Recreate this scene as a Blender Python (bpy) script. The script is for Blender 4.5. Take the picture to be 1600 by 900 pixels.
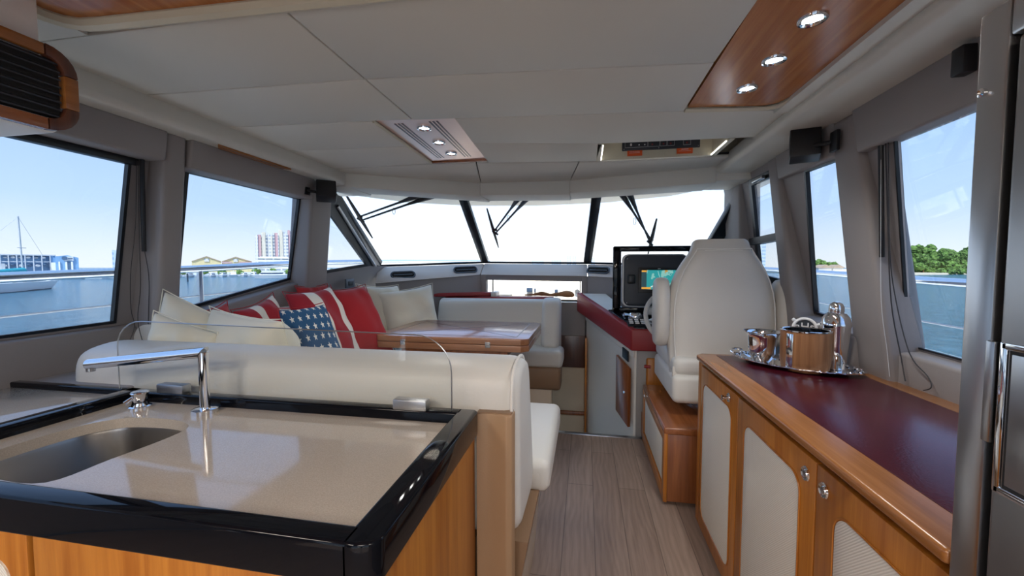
import bpy, bmesh, math, random
from mathutils import Vector, Matrix
random.seed(4)
R = math.radians
sc = bpy.context.scene
for o in list(bpy.data.objects): bpy.data.objects.remove(o)

# ------------------------------------------------------------------ camera, world, sun, exposure
cam_d = bpy.data.cameras.new('camera'); cam = bpy.data.objects.new('camera', cam_d)
sc.collection.objects.link(cam); sc.camera = cam
cam_d.sensor_width = 36; cam_d.lens = 36*625/1600; cam_d.clip_start = .02; cam_d.clip_end = 20000
cam.location = (0, 0, 1.33)
cam.rotation_euler = (R(90-2.931), 0, R(10.41))
sc.view_settings.view_transform = 'Standard'; sc.view_settings.look = 'None'
sc.view_settings.gamma = 1; sc.view_settings.use_curve_mapping = False
sc.view_settings.exposure = 0.32
try:
    sc.cycles.use_denoising = True; sc.cycles.denoiser = 'OPENIMAGEDENOISE'
    sc.cycles.max_bounces = 10; sc.cycles.diffuse_bounces = 6; sc.cycles.transparent_max_bounces = 16
    sc.cycles.sample_clamp_indirect = 6
except Exception: pass

SKY = 1.0
w = bpy.data.worlds.new('sky'); sc.world = w; w.use_nodes = True
nt = w.node_tree; nt.nodes.clear()
tc = nt.nodes.new('ShaderNodeTexCoord'); sx = nt.nodes.new('ShaderNodeSeparateXYZ')
rp = nt.nodes.new('ShaderNodeValToRGB'); bg = nt.nodes.new('ShaderNodeBackground'); wo = nt.nodes.new('ShaderNodeOutputWorld')
nt.links.new(tc.outputs['Generated'], sx.inputs[0]); nt.links.new(sx.outputs['Z'], rp.inputs[0])
el = rp.color_ramp.elements
el[0].position = 0.0; el[0].color = (1, .985, .97, 1)
el[1].position = 1.0; el[1].color = (.30, .50, .80, 1)
for p, c in ((.03, (.93, .96, .98)), (.12, (.62, .78, 1.0)), (.32, (.40, .60, 1.0))):
    e = el.new(p); e.color = (*c, 1)
bg.inputs['Strength'].default_value = 1.75*SKY
nt.links.new(rp.outputs[0], bg.inputs[0]); nt.links.new(bg.outputs[0], wo.inputs[0])

sun_d = bpy.data.lights.new('sun', 'SUN'); sun_d.energy = 8.5; sun_d.angle = R(1); sun_d.color = (1, .96, .9)
sun = bpy.data.objects.new('sun', sun_d); sc.collection.objects.link(sun)
sun.rotation_euler = (R(36), R(2), 0)     # high, almost dead astern

# unseen warm fill lamps added under the after ceiling to brighten the saloon
for x, y in ((-1.1, -.9), (.3, -.9), (-.4, -1.6)):
    al = bpy.data.lights.new('fill_light', 'AREA'); al.shape = 'DISK'; al.size = .5; al.energy = 18; al.color = (1, .90, .78)
    ao = bpy.data.objects.new('fill_light', al); sc.collection.objects.link(ao); ao.location = (x, y, 1.97)

# ------------------------------------------------------------------ materials
def new_mat(name):
    m = bpy.data.materials.new(name); m.use_nodes = True
    n = m.node_tree; b = n.nodes['Principled BSDF']
    return m, n, b
def S(b, k, v):
    if k in b.inputs: b.inputs[k].default_value = v
def plain(name, col, rough=.5, metal=0, bump=0, bscale=200, spec=.5, var=.0, coat=0, sheen=0):
    m, n, b = new_mat(name)
    S(b, 'Base Color', (*col, 1)); S(b, 'Roughness', rough); S(b, 'Metallic', metal); S(b, 'Specular IOR Level', spec)
    S(b, 'Coat Weight', coat); S(b, 'Coat Roughness', .05); S(b, 'Sheen Weight', sheen)
    t = n.nodes.new('ShaderNodeTexCoord')
    if var:
        no = n.nodes.new('ShaderNodeTexNoise'); no.inputs['Scale'].default_value = 6; no.inputs['Detail'].default_value = 5
        r = n.nodes.new('ShaderNodeValToRGB')
        r.color_ramp.elements[0].position = .3; r.color_ramp.elements[1].position = .7
        r.color_ramp.elements[0].color = (*[c*(1-var) for c in col], 1); r.color_ramp.elements[1].color = (*[min(1, c*(1+var)) for c in col], 1)
        n.links.new(t.outputs['Object'], no.inputs['Vector']); n.links.new(no.outputs['Fac'], r.inputs[0]); n.links.new(r.outputs[0], b.inputs['Base Color'])
    if bump:
        no = n.nodes.new('ShaderNodeTexNoise'); no.inputs['Scale'].default_value = bscale; no.inputs['Detail'].default_value = 3
        bp = n.nodes.new('ShaderNodeBump'); bp.inputs['Strength'].default_value = bump; bp.inputs['Distance'].default_value = .002
        n.links.new(t.outputs['Object'], no.inputs['Vector']); n.links.new(no.outputs['Fac'], bp.inputs['Height']); n.links.new(bp.outputs[0], b.inputs['Normal'])
    return m
def wood(name, c1, c2, axis='Z', rough=.32, scale=1.0, coat=.3):
    m, n, b = new_mat(name)
    t = n.nodes.new('ShaderNodeTexCoord'); mp = n.nodes.new('ShaderNodeMapping')
    s = {'X': (1.2, 26, 26), 'Y': (26, 1.2, 26), 'Z': (26, 26, 1.2)}[axis]
    mp.inputs['Scale'].default_value = [q*scale for q in s]
    no = n.nodes.new('ShaderNodeTexNoise'); no.inputs['Scale'].default_value = 1.6; no.inputs['Detail'].default_value = 6; no.inputs['Distortion'].default_value = .6
    no2 = n.nodes.new('ShaderNodeTexNoise'); no2.inputs['Scale'].default_value = 12; no2.inputs['Detail'].default_value = 4
    r = n.nodes.new('ShaderNodeValToRGB')
    r.color_ramp.elements[0].position = .32; r.color_ramp.elements[1].position = .7
    r.color_ramp.elements[0].color = (*c1, 1); r.color_ramp.elements[1].color = (*c2, 1)
    mx = n.nodes.new('ShaderNodeMath'); mx.operation = 'MULTIPLY_ADD'; mx.inputs[1].default_value = .25; 
    n.links.new(t.outputs['Object'], mp.inputs[0]); n.links.new(mp.outputs[0], no.inputs['Vector']); n.links.new(mp.outputs[0], no2.inputs['Vector'])
    ad = n.nodes.new('ShaderNodeMath'); ad.operation = 'SUBTRACT'; ad.inputs[1].default_value = .12
    n.links.new(no2.outputs['Fac'], mx.inputs[0]); n.links.new(no.outputs['Fac'], mx.inputs[2]); n.links.new(mx.outputs[0], ad.inputs[0])
    n.links.new(ad.outputs[0], r.inputs[0]); n.links.new(r.outputs[0], b.inputs['Base Color'])
    S(b, 'Roughness', rough); S(b, 'Coat Weight', coat); S(b, 'Coat Roughness', .17 if name == 'table_wood' else .15)
    return m
def glass(name, tint=(1, 1, 1), gloss=.06):
    m = bpy.data.materials.new(name); m.use_nodes = True; n = m.node_tree; n.nodes.clear()
    tr = n.nodes.new('ShaderNodeBsdfTransparent'); tr.inputs[0].default_value = (*tint, 1)
    gl = n.nodes.new('ShaderNodeBsdfGlossy'); gl.inputs['Roughness'].default_value = .01
    lw = n.nodes.new('ShaderNodeLayerWeight'); lw.inputs['Blend'].default_value = .5
    pw = n.nodes.new('ShaderNodeMath'); pw.operation = 'POWER'; pw.inputs[1].default_value = 5; n.links.new(lw.outputs['Facing'], pw.inputs[0])
    fr = n.nodes.new('ShaderNodeMath'); fr.operation = 'MULTIPLY_ADD'; fr.inputs[1].default_value = .8; fr.inputs[2].default_value = gloss*.6; n.links.new(pw.outputs[0], fr.inputs[0])
    mx = n.nodes.new('ShaderNodeMixShader'); o = n.nodes.new('ShaderNodeOutputMaterial')
    n.links.new(fr.outputs[0], mx.inputs[0]); n.links.new(tr.outputs[0], mx.inputs[1]); n.links.new(gl.outputs[0], mx.inputs[2]); n.links.new(mx.outputs[0], o.inputs[0])
    return m
def emit(name, col, s):
    m, n, b = new_mat(name); S(b, 'Base Color', (0, 0, 0, 1)); S(b, 'Emission Color', (*col, 1)); S(b, 'Emission Strength', s); return m

M = {}
M['ceiling'] = plain('ceiling_vinyl', (.64, .63, .58), .55, bump=.15, bscale=500)
M['cream_trim'] = plain('cream_trim', (.60, .56, .44), .4)
M['dark'] = plain('dark_gap', (.02, .02, .02), .8)
M['grey_leather'] = plain('grey_leather', (.275, .255, .255), .55, bump=.25, bscale=350)
M['dash_leather'] = plain('dash_leather', (.60, .54, .50), .55, bump=.25, bscale=350)
M['white_leather'] = plain('white_leather', (.72, .705, .66), .42, bump=.25, bscale=120)
M['seat_leather'] = plain('seat_leather', (.68, .65, .60), .42, bump=.3, bscale=160)
M['beige_pad'] = plain('beige_pad', (.60, .49, .36), .7, bump=.4, bscale=400)
M['piping'] = plain('piping', (.82, .80, .75), .5)
M['cream_fabric'] = plain('cream_fabric', (.82, .79, .66), .6, bump=.3, bscale=60, sheen=.2)
M['brown_leather'] = plain('brown_leather', (.27, .165, .095), .5, bump=.2, bscale=300)
M['tan_leather'] = plain('tan_leather', (.40, .25, .14), .48, bump=.2, bscale=300)
M['beige_gloss'] = plain('beige_gloss', (.70, .59, .45), .18)
M['red_leather'] = plain('red_leather', (.30, .018, .022), .42, bump=.3, bscale=250)
M['burgundy'] = plain('burgundy_leather', (.060, .004, .011), .24, bump=.18, bscale=140, var=.15)
M['console_white'] = plain('console_white', (.78, .77, .73), .45, bump=.1, bscale=300)
M['console_grey'] = plain('console_grey', (.33, .32, .31), .5)
M['cherry'] = wood('cherry', (.36, .115, .014), (.52, .20, .030), 'Z', coat=.08)
M['cherry_x'] = wood('cherry_x', (.36, .12, .018), (.50, .20, .035), 'X', coat=.08)
M['cherry_y'] = wood('cherry_y', (.24, .085, .018), (.37, .15, .042), 'Y', rough=.26)
M['mahogany'] = wood('mahogany', (.19, .055, .015), (.33, .11, .032), 'Z')
M['mahogany_y'] = wood('mahogany_y', (.25, .075, .022), (.37, .13, .042), 'Y', rough=.25)
M['ceiling_wood'] = wood('ceiling_wood', (.36, .115, .026), (.52, .20, .055), 'Y', rough=.24, coat=.2)
M['dark_wood'] = wood('dark_wood', (.06, .02, .012), (.12, .04, .02), 'Z')
M['table_wood'] = wood('table_wood', (.30, .12, .05), (.42, .19, .09), 'X', rough=.35, coat=1.0)
M['bucket_wood'] = wood('bucket_wood', (.21, .085, .03), (.42, .20, .085), 'Z', rough=.45, scale=.9, coat=0)
M['black_gloss'] = plain('black_gloss', (.004, .005, .008), .05, spec=.22)
M['black'] = plain('black_plastic', (.008, .009, .012), .42)
M['navy'] = plain('dark_instrument', (.030, .037, .050), .45)
M['frame_black'] = plain('window_frame_black', (.006, .008, .012), .38)
M['chrome'] = plain('chrome', (.85, .86, .88), .06, metal=1)
M['steel'] = plain('brushed_steel', (.50, .51, .53), .28, metal=1)
M['fridge_steel'] = plain('fridge_steel', (.36, .36, .365), .33, metal=1, bump=.1, bscale=60)
M['sink_steel'] = plain('sink_steel', (.33, .315, .30), .28, metal=1)
M['silver'] = plain('silver', (.9, .9, .92), .05, metal=1)
M['clamp'] = plain('clamp_metal', (.45, .46, .48), .38, metal=1)
M['white'] = plain('white_plastic', (.8, .8, .8), .4)
M['letter'] = plain('lettering', (.72, .74, .76), .5)
M['orange'] = plain('orange_sticker', (.75, .11, .02), .5)
M['pinkpanel'] = plain('pink_metallic_laminate', (.95, .72, .64), .30, metal=.75)
M['vent_grey'] = plain('vent_grey', (.09, .115, .15), .35)
M['gelcoat'] = plain('gelcoat', (.86, .85, .82), .3)
M['cream_gel'] = plain('cream_gelcoat', (.80, .74, .62), .4)
M['rope'] = plain('cord', (.03, .03, .035), .7)
M['pane'] = glass('clear_pane', (.925, .93, .93))
M['tint'] = glass('tinted_pane', (.665, .70, .735))
M['screen_glass'] = glass('splash_glass', (.985, .992, .988))
M['lamp'] = emit('lamp_lens', (.95, 1, .97), 14)
M['strip'] = emit('strip_light', (1, .97, .9), 2.5)
M['teal'] = plain('teal_canvas', (.02, .42, .50), .7)
M['leaf'] = plain('leaf', (.13, .235, .05), .9, var=.75, bump=1.0, bscale=2.2)
for _n in M['leaf'].node_tree.nodes:
    if _n.type == 'TEX_NOISE' and _n.inputs['Scale'].default_value == 6: _n.inputs['Scale'].default_value = .9
    if _n.type == 'BUMP': _n.inputs['Distance'].default_value = .8
M['sand'] = plain('sand', (.75, .66, .50), .9)
M['driftwood'] = plain('driftwood', (.38, .18, .07), .6, var=.4)

# quartz worktop
m, n, b = new_mat('quartz'); t = n.nodes.new('ShaderNodeTexCoord'); no = n.nodes.new('ShaderNodeTexNoise')
no.inputs['Scale'].default_value = 380; r = n.nodes.new('ShaderNodeValToRGB')
r.color_ramp.elements[0].position = .35; r.color_ramp.elements[1].position = .72
r.color_ramp.elements[0].color = (.48, .425, .36, 1); r.color_ramp.elements[1].color = (.58, .52, .45, 1)
n.links.new(t.outputs['Object'], no.inputs['Vector']); n.links.new(no.outputs['Fac'], r.inputs[0]); n.links.new(r.outputs[0], b.inputs['Base Color'])
S(b, 'Roughness', .07); S(b, 'Specular IOR Level', .7); M['quartz'] = m

# woven panel
m, n, b = new_mat('woven_cloth'); t = n.nodes.new('ShaderNodeTexCoord')
wv = n.nodes.new('ShaderNodeTexWave'); wv.wave_type = 'BANDS'; wv.bands_direction = 'DIAGONAL'; wv.inputs['Scale'].default_value = 90
ck = n.nodes.new('ShaderNodeTexNoise'); ck.inputs['Scale'].default_value = 300
r = n.nodes.new('ShaderNodeValToRGB'); r.color_ramp.elements[0].color = (.68, .64, .56, 1); r.color_ramp.elements[1].color = (.82, .79, .71, 1)
bp = n.nodes.new('ShaderNodeBump'); bp.inputs['Strength'].default_value = .5; bp.inputs['Distance'].default_value = .001
n.links.new(t.outputs['Object'], wv.inputs['Vector']); n.links.new(wv.outputs['Fac'], r.inputs[0]); n.links.new(r.outputs[0], b.inputs['Base Color'])
n.links.new(wv.outputs['Fac'], bp.inputs['Height']); n.links.new(bp.outputs[0], b.inputs['Normal']); S(b, 'Roughness', .8); M['woven'] = m

# plank floor
m, n, b = new_mat('oak_planks'); t = n.nodes.new('ShaderNodeTexCoord'); sp = n.nodes.new('ShaderNodeSeparateXYZ'); cb = n.nodes.new('ShaderNodeCombineXYZ')
n.links.new(t.outputs['Object'], sp.inputs[0])
n.links.new(sp.outputs['Y'], cb.inputs['X']); n.links.new(sp.outputs['X'], cb.inputs['Y'])
br = n.nodes.new('ShaderNodeTexBrick'); br.inputs['Scale'].default_value = 1; br.inputs['Brick Width'].default_value = 1.22; br.inputs['Row Height'].default_value = .152
br.inputs['Mortar Size'].default_value = .0022; br.inputs['Mortar Smooth'].default_value = .3; br.inputs['Bias'].default_value = 0
br.inputs['Color1'].default_value = (.27, .195, .155, 1); br.inputs['Color2'].default_value = (.315, .235, .19, 1); br.inputs['Mortar'].default_value = (.13, .095, .075, 1)
br.offset = .37; br.offset_frequency = 2
n.links.new(cb.outputs[0], br.inputs['Vector'])
mp = n.nodes.new('ShaderNodeMapping'); mp.inputs['Scale'].default_value = (2.6, 9, 1)
wv = n.nodes.new('ShaderNodeTexWave'); wv.wave_type = 'BANDS'; wv.bands_direction = 'Y'; wv.inputs['Scale'].default_value = 1.1; wv.inputs['Distortion'].default_value = 11; wv.inputs['Detail'].default_value = 1.5; wv.inputs['Detail Scale'].default_value = .75
mp2 = n.nodes.new('ShaderNodeMapping'); mp2.inputs['Scale'].default_value = (.5, 9, 1); n.links.new(cb.outputs[0], mp2.inputs[0])
n.links.new(cb.outputs[0], mp.inputs[0]); n.links.new(mp.outputs[0], wv.inputs['Vector'])
no = n.nodes.new('ShaderNodeTexNoise'); no.inputs['Scale'].default_value = 7; no.inputs['Detail'].default_value = 7; no.inputs['Roughness'].default_value = .65; no.inputs['Distortion'].default_value = .8; n.links.new(mp2.outputs[0], no.inputs['Vector'])
r = n.nodes.new('ShaderNodeValToRGB'); r.color_ramp.elements[0].color = (.72, .71, .70, 1); r.color_ramp.elements[1].color = (1.25, 1.25, 1.27, 1)
r.color_ramp.elements[0].position = .25; r.color_ramp.elements[1].position = .95
ad = n.nodes.new('ShaderNodeMath'); ad.operation = 'MULTIPLY_ADD'; ad.inputs[1].default_value = 1.0
sb = n.nodes.new('ShaderNodeMath'); sb.operation = 'MULTIPLY'; sb.inputs[1].default_value = .22
n.links.new(no.outputs['Fac'], ad.inputs[0]); n.links.new(wv.outputs['Fac'], sb.inputs[0]); n.links.new(sb.outputs[0], ad.inputs[2]); n.links.new(ad.outputs[0], r.inputs[0])
mx = n.nodes.new('ShaderNodeMixRGB'); mx.blend_type = 'MULTIPLY'; mx.inputs[0].default_value = 1
n.links.new(br.outputs['Color'], mx.inputs[1]); n.links.new(r.outputs[0], mx.inputs[2]); n.links.new(mx.outputs[0], b.inputs['Base Color'])
S(b, 'Roughness', .38); M['floor'] = m

# water
m, n, b = new_mat('sea_water'); t = n.nodes.new('ShaderNodeTexCoord')
S(b, 'Base Color', (.045, .17, .27, 1)); S(b, 'Roughness', .15)
no = n.nodes.new('ShaderNodeTexNoise'); no.inputs['Scale'].default_value = .55; no.inputs['Detail'].default_value = 8; no.inputs['Roughness'].default_value = .7
bp = n.nodes.new('ShaderNodeBump'); bp.inputs['Strength'].default_value = 1; bp.inputs['Distance'].default_value = 1.3
n.links.new(t.outputs['Object'], no.inputs['Vector']); n.links.new(no.outputs['Fac'], bp.inputs['Height']); n.links.new(bp.outputs[0], b.inputs['Normal']); M['water'] = m
n2 = n.nodes.new('ShaderNodeTexNoise'); n2.inputs['Scale'].default_value = 1.1; n2.inputs['Detail'].default_value = 6; n2.inputs['Roughness'].default_value = .7; r = n.nodes.new('ShaderNodeValToRGB')
r.color_ramp.elements[0].position = .38; r.color_ramp.elements[1].position = .62; r.color_ramp.elements[0].color = (.02, .11, .19, 1); r.color_ramp.elements[1].color = (.08, .24, .36, 1)  # ripple light and shade also put into the colour
n.links.new(t.outputs['Object'], n2.inputs['Vector']); n.links.new(n2.outputs['Fac'], r.inputs[0]); n.links.new(r.outputs[0], b.inputs['Base Color'])

# striped cushion: bands across u
def stripes(name, edges):
    m, n, b = new_mat(name); uv = n.nodes.new('ShaderNodeUVMap'); sp = n.nodes.new('ShaderNodeSeparateXYZ'); n.links.new(uv.outputs[0], sp.inputs[0])
    r = n.nodes.new('ShaderNodeValToRGB'); r.color_ramp.interpolation = 'CONSTANT'
    red, wh = (.33, .008, .022, 1), (.78, .76, .70, 1)
    r.color_ramp.elements[0].color = red; r.color_ramp.elements[1].position = edges[0]; r.color_ramp.elements[1].color = wh
    c = red
    for e in edges[1:]:
        q = r.color_ramp.elements.new(e); q.color = c; c = wh if c == red else red
    n.links.new(sp.outputs['X'], r.inputs[0]); n.links.new(r.outputs[0], b.inputs['Base Color']); S(b, 'Roughness', .85); S(b, 'Sheen Weight', .2)
    t = n.nodes.new('ShaderNodeTexCoord'); no = n.nodes.new('ShaderNodeTexNoise'); no.inputs['Scale'].default_value = 300
    bp = n.nodes.new('ShaderNodeBump'); bp.inputs['Strength'].default_value = .3; bp.inputs['Distance'].default_value = .002
    n.links.new(t.outputs['Object'], no.inputs['Vector']); n.links.new(no.outputs['Fac'], bp.inputs['Height']); n.links.new(bp.outputs[0], b.inputs['Normal'])
    return m
M['stripeA'] = stripes('red_white_stripes', [.26, .45, .72, .93])
M['stripeB'] = stripes('red_white_stripe_long', [.30, .48, .80, .97])
M['red_fabric'] = plain('red_fabric', (.36, .008, .016), .85, bump=.3, bscale=300, sheen=.2)
M['red_fabric2'] = plain('red_fabric_bright', (.44, .018, .02), .85, bump=.3, bscale=300, sheen=.2)

# star cloth: five-pointed stars in staggered rows
m, n, b = new_mat('star_cloth'); L = n.links.new
uv = n.nodes.new('ShaderNodeUVMap'); sp = n.nodes.new('ShaderNodeSeparateXYZ'); L(uv.outputs[0], sp.inputs[0])
def mth(op, a, b_=None, c=None):
    k = n.nodes.new('ShaderNodeMath'); k.operation = op
    for i, v in enumerate((a, b_, c)):
        if v is None: continue
        if isinstance(v, (int, float)): k.inputs[i].default_value = v
        else: L(v, k.inputs[i])
    return k.outputs[0]
gy = mth('MULTIPLY', sp.outputs['Y'], 9.0); row = mth('FLOOR', gy); fy = mth('SUBTRACT', mth('FRACT', gy), .5)
off = mth('MULTIPLY', mth('MODULO', row, 2.0), .5)
gx = mth('ADD', mth('MULTIPLY', sp.outputs['X'], 7.0), off); fx = mth('SUBTRACT', mth('FRACT', gx), .5)
fx = mth('MULTIPLY', fx, 1.28)
rho = mth('SQRT', mth('ADD', mth('MULTIPLY', fx, fx), mth('MULTIPLY', fy, fy)))
ang = mth('ADD', mth('ARCTAN2', fx, fy), 2*math.pi*2+math.pi/5)
fold = mth('ABSOLUTE', mth('SUBTRACT', mth('MODULO', ang, 2*math.pi/5), math.pi/5))     # 0 at a tip, 36 deg at a notch
px_ = mth('MULTIPLY', rho, mth('COSINE', fold)); py_ = mth('MULTIPLY', rho, mth('SINE', fold))
Ro, ri = .38, .155; x2, y2 = ri*math.cos(math.pi/5), ri*math.sin(math.pi/5)
# inside when  (px-Ro)*y2 - py*(x2-Ro) < 0
dd = mth('SUBTRACT', mth('MULTIPLY', mth('SUBTRACT', px_, Ro), y2), mth('MULTIPLY', py_, (x2-Ro)))
ins = mth('LESS_THAN', dd, 0.0)
mx = n.nodes.new('ShaderNodeMixRGB'); mx.inputs[1].default_value = (.018, .085, .20, 1); mx.inputs[2].default_value = (.72, .72, .68, 1)
L(ins, mx.inputs[0]); L(mx.outputs[0], b.inputs['Base Color']); S(b, 'Roughness', .9); M['stars'] = m

# chart plotter display
m, n, b = new_mat('chart_display'); L = n.links.new
t = n.nodes.new('ShaderNodeTexCoord'); no = n.nodes.new('ShaderNodeTexNoise'); no.inputs['Scale'].default_value = 9; no.inputs['Detail'].default_value = 4
r = n.nodes.new('ShaderNodeValToRGB'); r.color_ramp.interpolation = 'CONSTANT'
r.color_ramp.elements[0].color = (.03, .33, .34, 1); r.color_ramp.elements[1].position = .58; r.color_ramp.elements[1].color = (.55, .30, .06, 1)
e = r.color_ramp.elements.new(.53); e.color = (.25, .55, .50, 1)
L(t.outputs['Object'], no.inputs['Vector']); L(no.outputs['Fac'], r.inputs[0]); L(r.outputs[0], b.inputs['Emission Color']); S(b, 'Emission Strength', .75); S(b, 'Base Color', (0, 0, 0, 1)); S(b, 'Roughness', .2)
M['chart'] = m
M['chart_side'] = emit('chart_sidebar', (.02, .05, .06), 1); M['chart_orange'] = emit('chart_orange', (.8, .38, .05), .8); M['chart_pale'] = emit('chart_route', (.55, .75, .7), .8)

# facades with window bands
def facade(name, wall, win, sx_, sz_, wfrac=.5):
    m, n, b = new_mat(name); t = n.nodes.new('ShaderNodeTexCoord'); br = n.nodes.new('ShaderNodeTexBrick')
    sp = n.nodes.new('ShaderNodeSeparateXYZ'); cb = n.nodes.new('ShaderNodeCombineXYZ'); ad = n.nodes.new('ShaderNodeMath'); ad.operation = 'ADD'
    n.links.new(t.outputs['Object'], sp.inputs[0]); n.links.new(sp.outputs['X'], ad.inputs[0]); n.links.new(sp.outputs['Y'], ad.inputs[1])
    n.links.new(ad.outputs[0], cb.inputs['X']); n.links.new(sp.outputs['Z'], cb.inputs['Y']); n.links.new(cb.outputs[0], br.inputs['Vector'])
    br.offset = 0; br.inputs['Scale'].default_value = 1; br.inputs['Brick Width'].default_value = sx_; br.inputs['Row Height'].default_value = sz_
    br.inputs['Mortar Size'].default_value = sz_*wfrac*.5; br.inputs['Mortar Smooth'].default_value = 0
    br.inputs['Color1'].default_value = (*win, 1); br.inputs['Color2'].default_value = (*win, 1); br.inputs['Mortar'].default_value = (*wall, 1)
    n.links.new(br.outputs['Color'], b.inputs['Base Color']); S(b, 'Roughness', .7)
    return m
HZ = lambda c, k=.35: tuple(a*(1-k)+q*k for a, q in zip(c, (.62, .72, .85)))
M['f_white'] = facade('tower_white', (.70, .68, .66), (.40, .45, .52), 3.2, 3.0, .5)
M['f_grey'] = facade('tower_balcony', (.66, .64, .60), (.28, .32, .38), 9, 3.0, .5)
M['f_pink'] = plain('tower_pink', (.56, .36, .37), .8)  # distance haze put into the pastel tower colours, white and yellow too
M['f_yellow'] = plain('tower_yellow', (.66, .60, .48), .8)
M['f_low'] = facade('podium_front', (.72, .70, .66), (.30, .34, .36), 7, 2.6, .55)
M['shed_blue'] = plain('shed_blue', (.20, .38, .60), .7); M['shed_dark'] = plain('shed_dark', (.07, .14, .24), .8); M['shed_yellow'] = plain('shed_yellow', (.66, .56, .30), .7)
M['shed_grey'] = plain('shed_grey', (.50, .54, .58), .7)
M['roof_red'] = plain('roof_red', (.50, .34, .32), .8); M['roof_tan'] = plain('roof_tan', (.45, .34, .25), .8)
M['hull_dark'] = plain('boot_stripe', (.03, .06, .09), .5); M['boat_glass'] = plain('boat_glass', (.04, .07, .12), .15)
M['hull'] = plain('hull_white', (.82, .83, .84), .3)
M['far_blue'] = facade('far_tower', (.50, .60, .74), (.30, .42, .58), 6, 4, .5)  # bluish haze is part of these facade colours

# ------------------------------------------------------------------ mesh builder
WL = {}     # world location of every parent
class MB:
    def __init__(s): s.bm = bmesh.new()
    def _m(s, t, mi=0, bev=0, seg=2, mat=None):
        bmesh.ops.recalc_face_normals(t, faces=t.faces[:])
        if bev > 0:
            bmesh.ops.bevel(t, geom=[e for e in t.edges if len(e.link_faces) == 2 and e.calc_face_angle(0) > .35], offset=bev, segments=seg, profile=.5, affect='EDGES', clamp_overlap=True)
        if mat is not None: bmesh.ops.transform(t, matrix=mat, verts=t.verts[:])
        for f in t.faces: f.material_index = mi; f.smooth = True
        me = bpy.data.meshes.new('t'); t.to_mesh(me); t.free(); s.bm.from_mesh(me); bpy.data.meshes.remove(me)
        return s
    def box(s, a, b, bev=0, seg=2, mi=0, rot=None):
        t = bmesh.new(); a = Vector(a); b = Vector(b); c = (a+b)/2; d = b-a
        bmesh.ops.create_cube(t, size=1); bmesh.ops.scale(t, vec=d, verts=t.verts[:])
        if rot is not None: bmesh.ops.transform(t, matrix=rot.to_4x4() if hasattr(rot, 'to_4x4') else rot, verts=t.verts[:])
        bmesh.ops.translate(t, vec=c, verts=t.verts[:])
        return s._m(t, mi, bev, seg)
    def hexa(s, p, bev=0, seg=2, mi=0):
        t = bmesh.new(); v = [t.verts.new(q) for q in p]
        for f in ((0, 1, 2, 3), (4, 5, 6, 7), (0, 1, 5, 4), (1, 2, 6, 5), (2, 3, 7, 6), (3, 0, 4, 7)): t.faces.new([v[i] for i in f])
        return s._m(t, mi, bev, seg)
    def prism(s, pts, vec, bev=0, seg=2, mi=0):
        t = bmesh.new(); vec = Vector(vec); v = [t.verts.new(q) for q in pts]; u = [t.verts.new(Vector(q)+vec) for q in pts]; k = len(v)
        t.faces.new(v); t.faces.new(u[::-1])
        for i in range(k): t.faces.new((v[i], v[(i+1) % k], u[(i+1) % k], u[i]))
        return s._m(t, mi, bev, seg)
    def tube(s, pts, r, n=10, mi=0, closed=False, smooth=0, flat=1.0):
        pts = [Vector(p) for p in pts]
        rr = list(r) if isinstance(r, (list, tuple)) else [r]*len(pts)
        if smooth:
            q, q2 = [], []; N = len(pts); rng = range(N if closed else N-1)
            for i in rng:
                p0 = pts[(i-1) % N] if closed or i else pts[0]; p1 = pts[i]; p2 = pts[(i+1) % N]; p3 = pts[(i+2) % N] if closed or i+2 < N else pts[-1]
                for j in range(smooth):
                    t = j/smooth
                    q.append(.5*((2*p1)+(-p0+p2)*t+(2*p0-5*p1+4*p2-p3)*t*t+(-p0+3*p1-3*p2+p3)*t**3)); q2.append(rr[i]*(1-t)+rr[(i+1) % N]*t)
            if not closed: q.append(pts[-1]); q2.append(rr[-1])
            pts, rr = q, q2
        t = bmesh.new(); rings = []; N = len(pts); up = None
        for i, p in enumerate(pts):
            a = pts[(i-1) % N] if (closed or i) else p; c = pts[(i+1) % N] if (closed or i < N-1) else p
            d = (c-a).normalized()
            if up is None: up = Vector((0, 0, 1)) if abs(d.z) < .9 else Vector((1, 0, 0))
            x = d.cross(up)
            if x.length < 1e-4: x = d.orthogonal()
            x.normalize(); y = x.cross(d).normalized(); up = y
            rings.append([t.verts.new(p+x*rr[i]*math.cos(2*math.pi*k/n)+y*rr[i]*flat*math.sin(2*math.pi*k/n)) for k in range(n)])
        for i in range(N if closed else N-1):
            A, B = rings[i], rings[(i+1) % N]
            for k in range(n): t.faces.new((A[k], A[(k+1) % n], B[(k+1) % n], B[k]))
        if not closed: t.faces.new(rings[0][::-1]); t.faces.new(rings[-1])
        return s._m(t, mi)
    def lathe(s, prof, c=(0, 0, 0), n=32, mi=0, sx=1, sy=1, mat=None, cap=True):
        t = bmesh.new(); rings = []
        for r, z in prof: rings.append([t.verts.new((c[0]+sx*r*math.cos(2*math.pi*k/n), c[1]+sy*r*math.sin(2*math.pi*k/n), c[2]+z)) for k in range(n)])
        for A, B in zip(rings, rings[1:]):
            for k in range(n): t.faces.new((A[k], A[(k+1) % n], B[(k+1) % n], B[k]))
        if cap: t.faces.new(rings[0][::-1]); t.faces.new(rings[-1])
        return s._m(t, mi, mat=mat)
    def loft(s, rings, mi=0, cap=True, closed=True):
        t = bmesh.new(); rg = [[t.verts.new(p) for p in r] for r in rings]; n = len(rings[0])
        for A, B in zip(rg, rg[1:]):
            for k in range(n if closed else n-1): t.faces.new((A[k], A[(k+1) % n], B[(k+1) % n], B[k]))
        if cap and closed: t.faces.new(rg[0][::-1]); t.faces.new(rg[-1])
        return s._m(t, mi)
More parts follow.
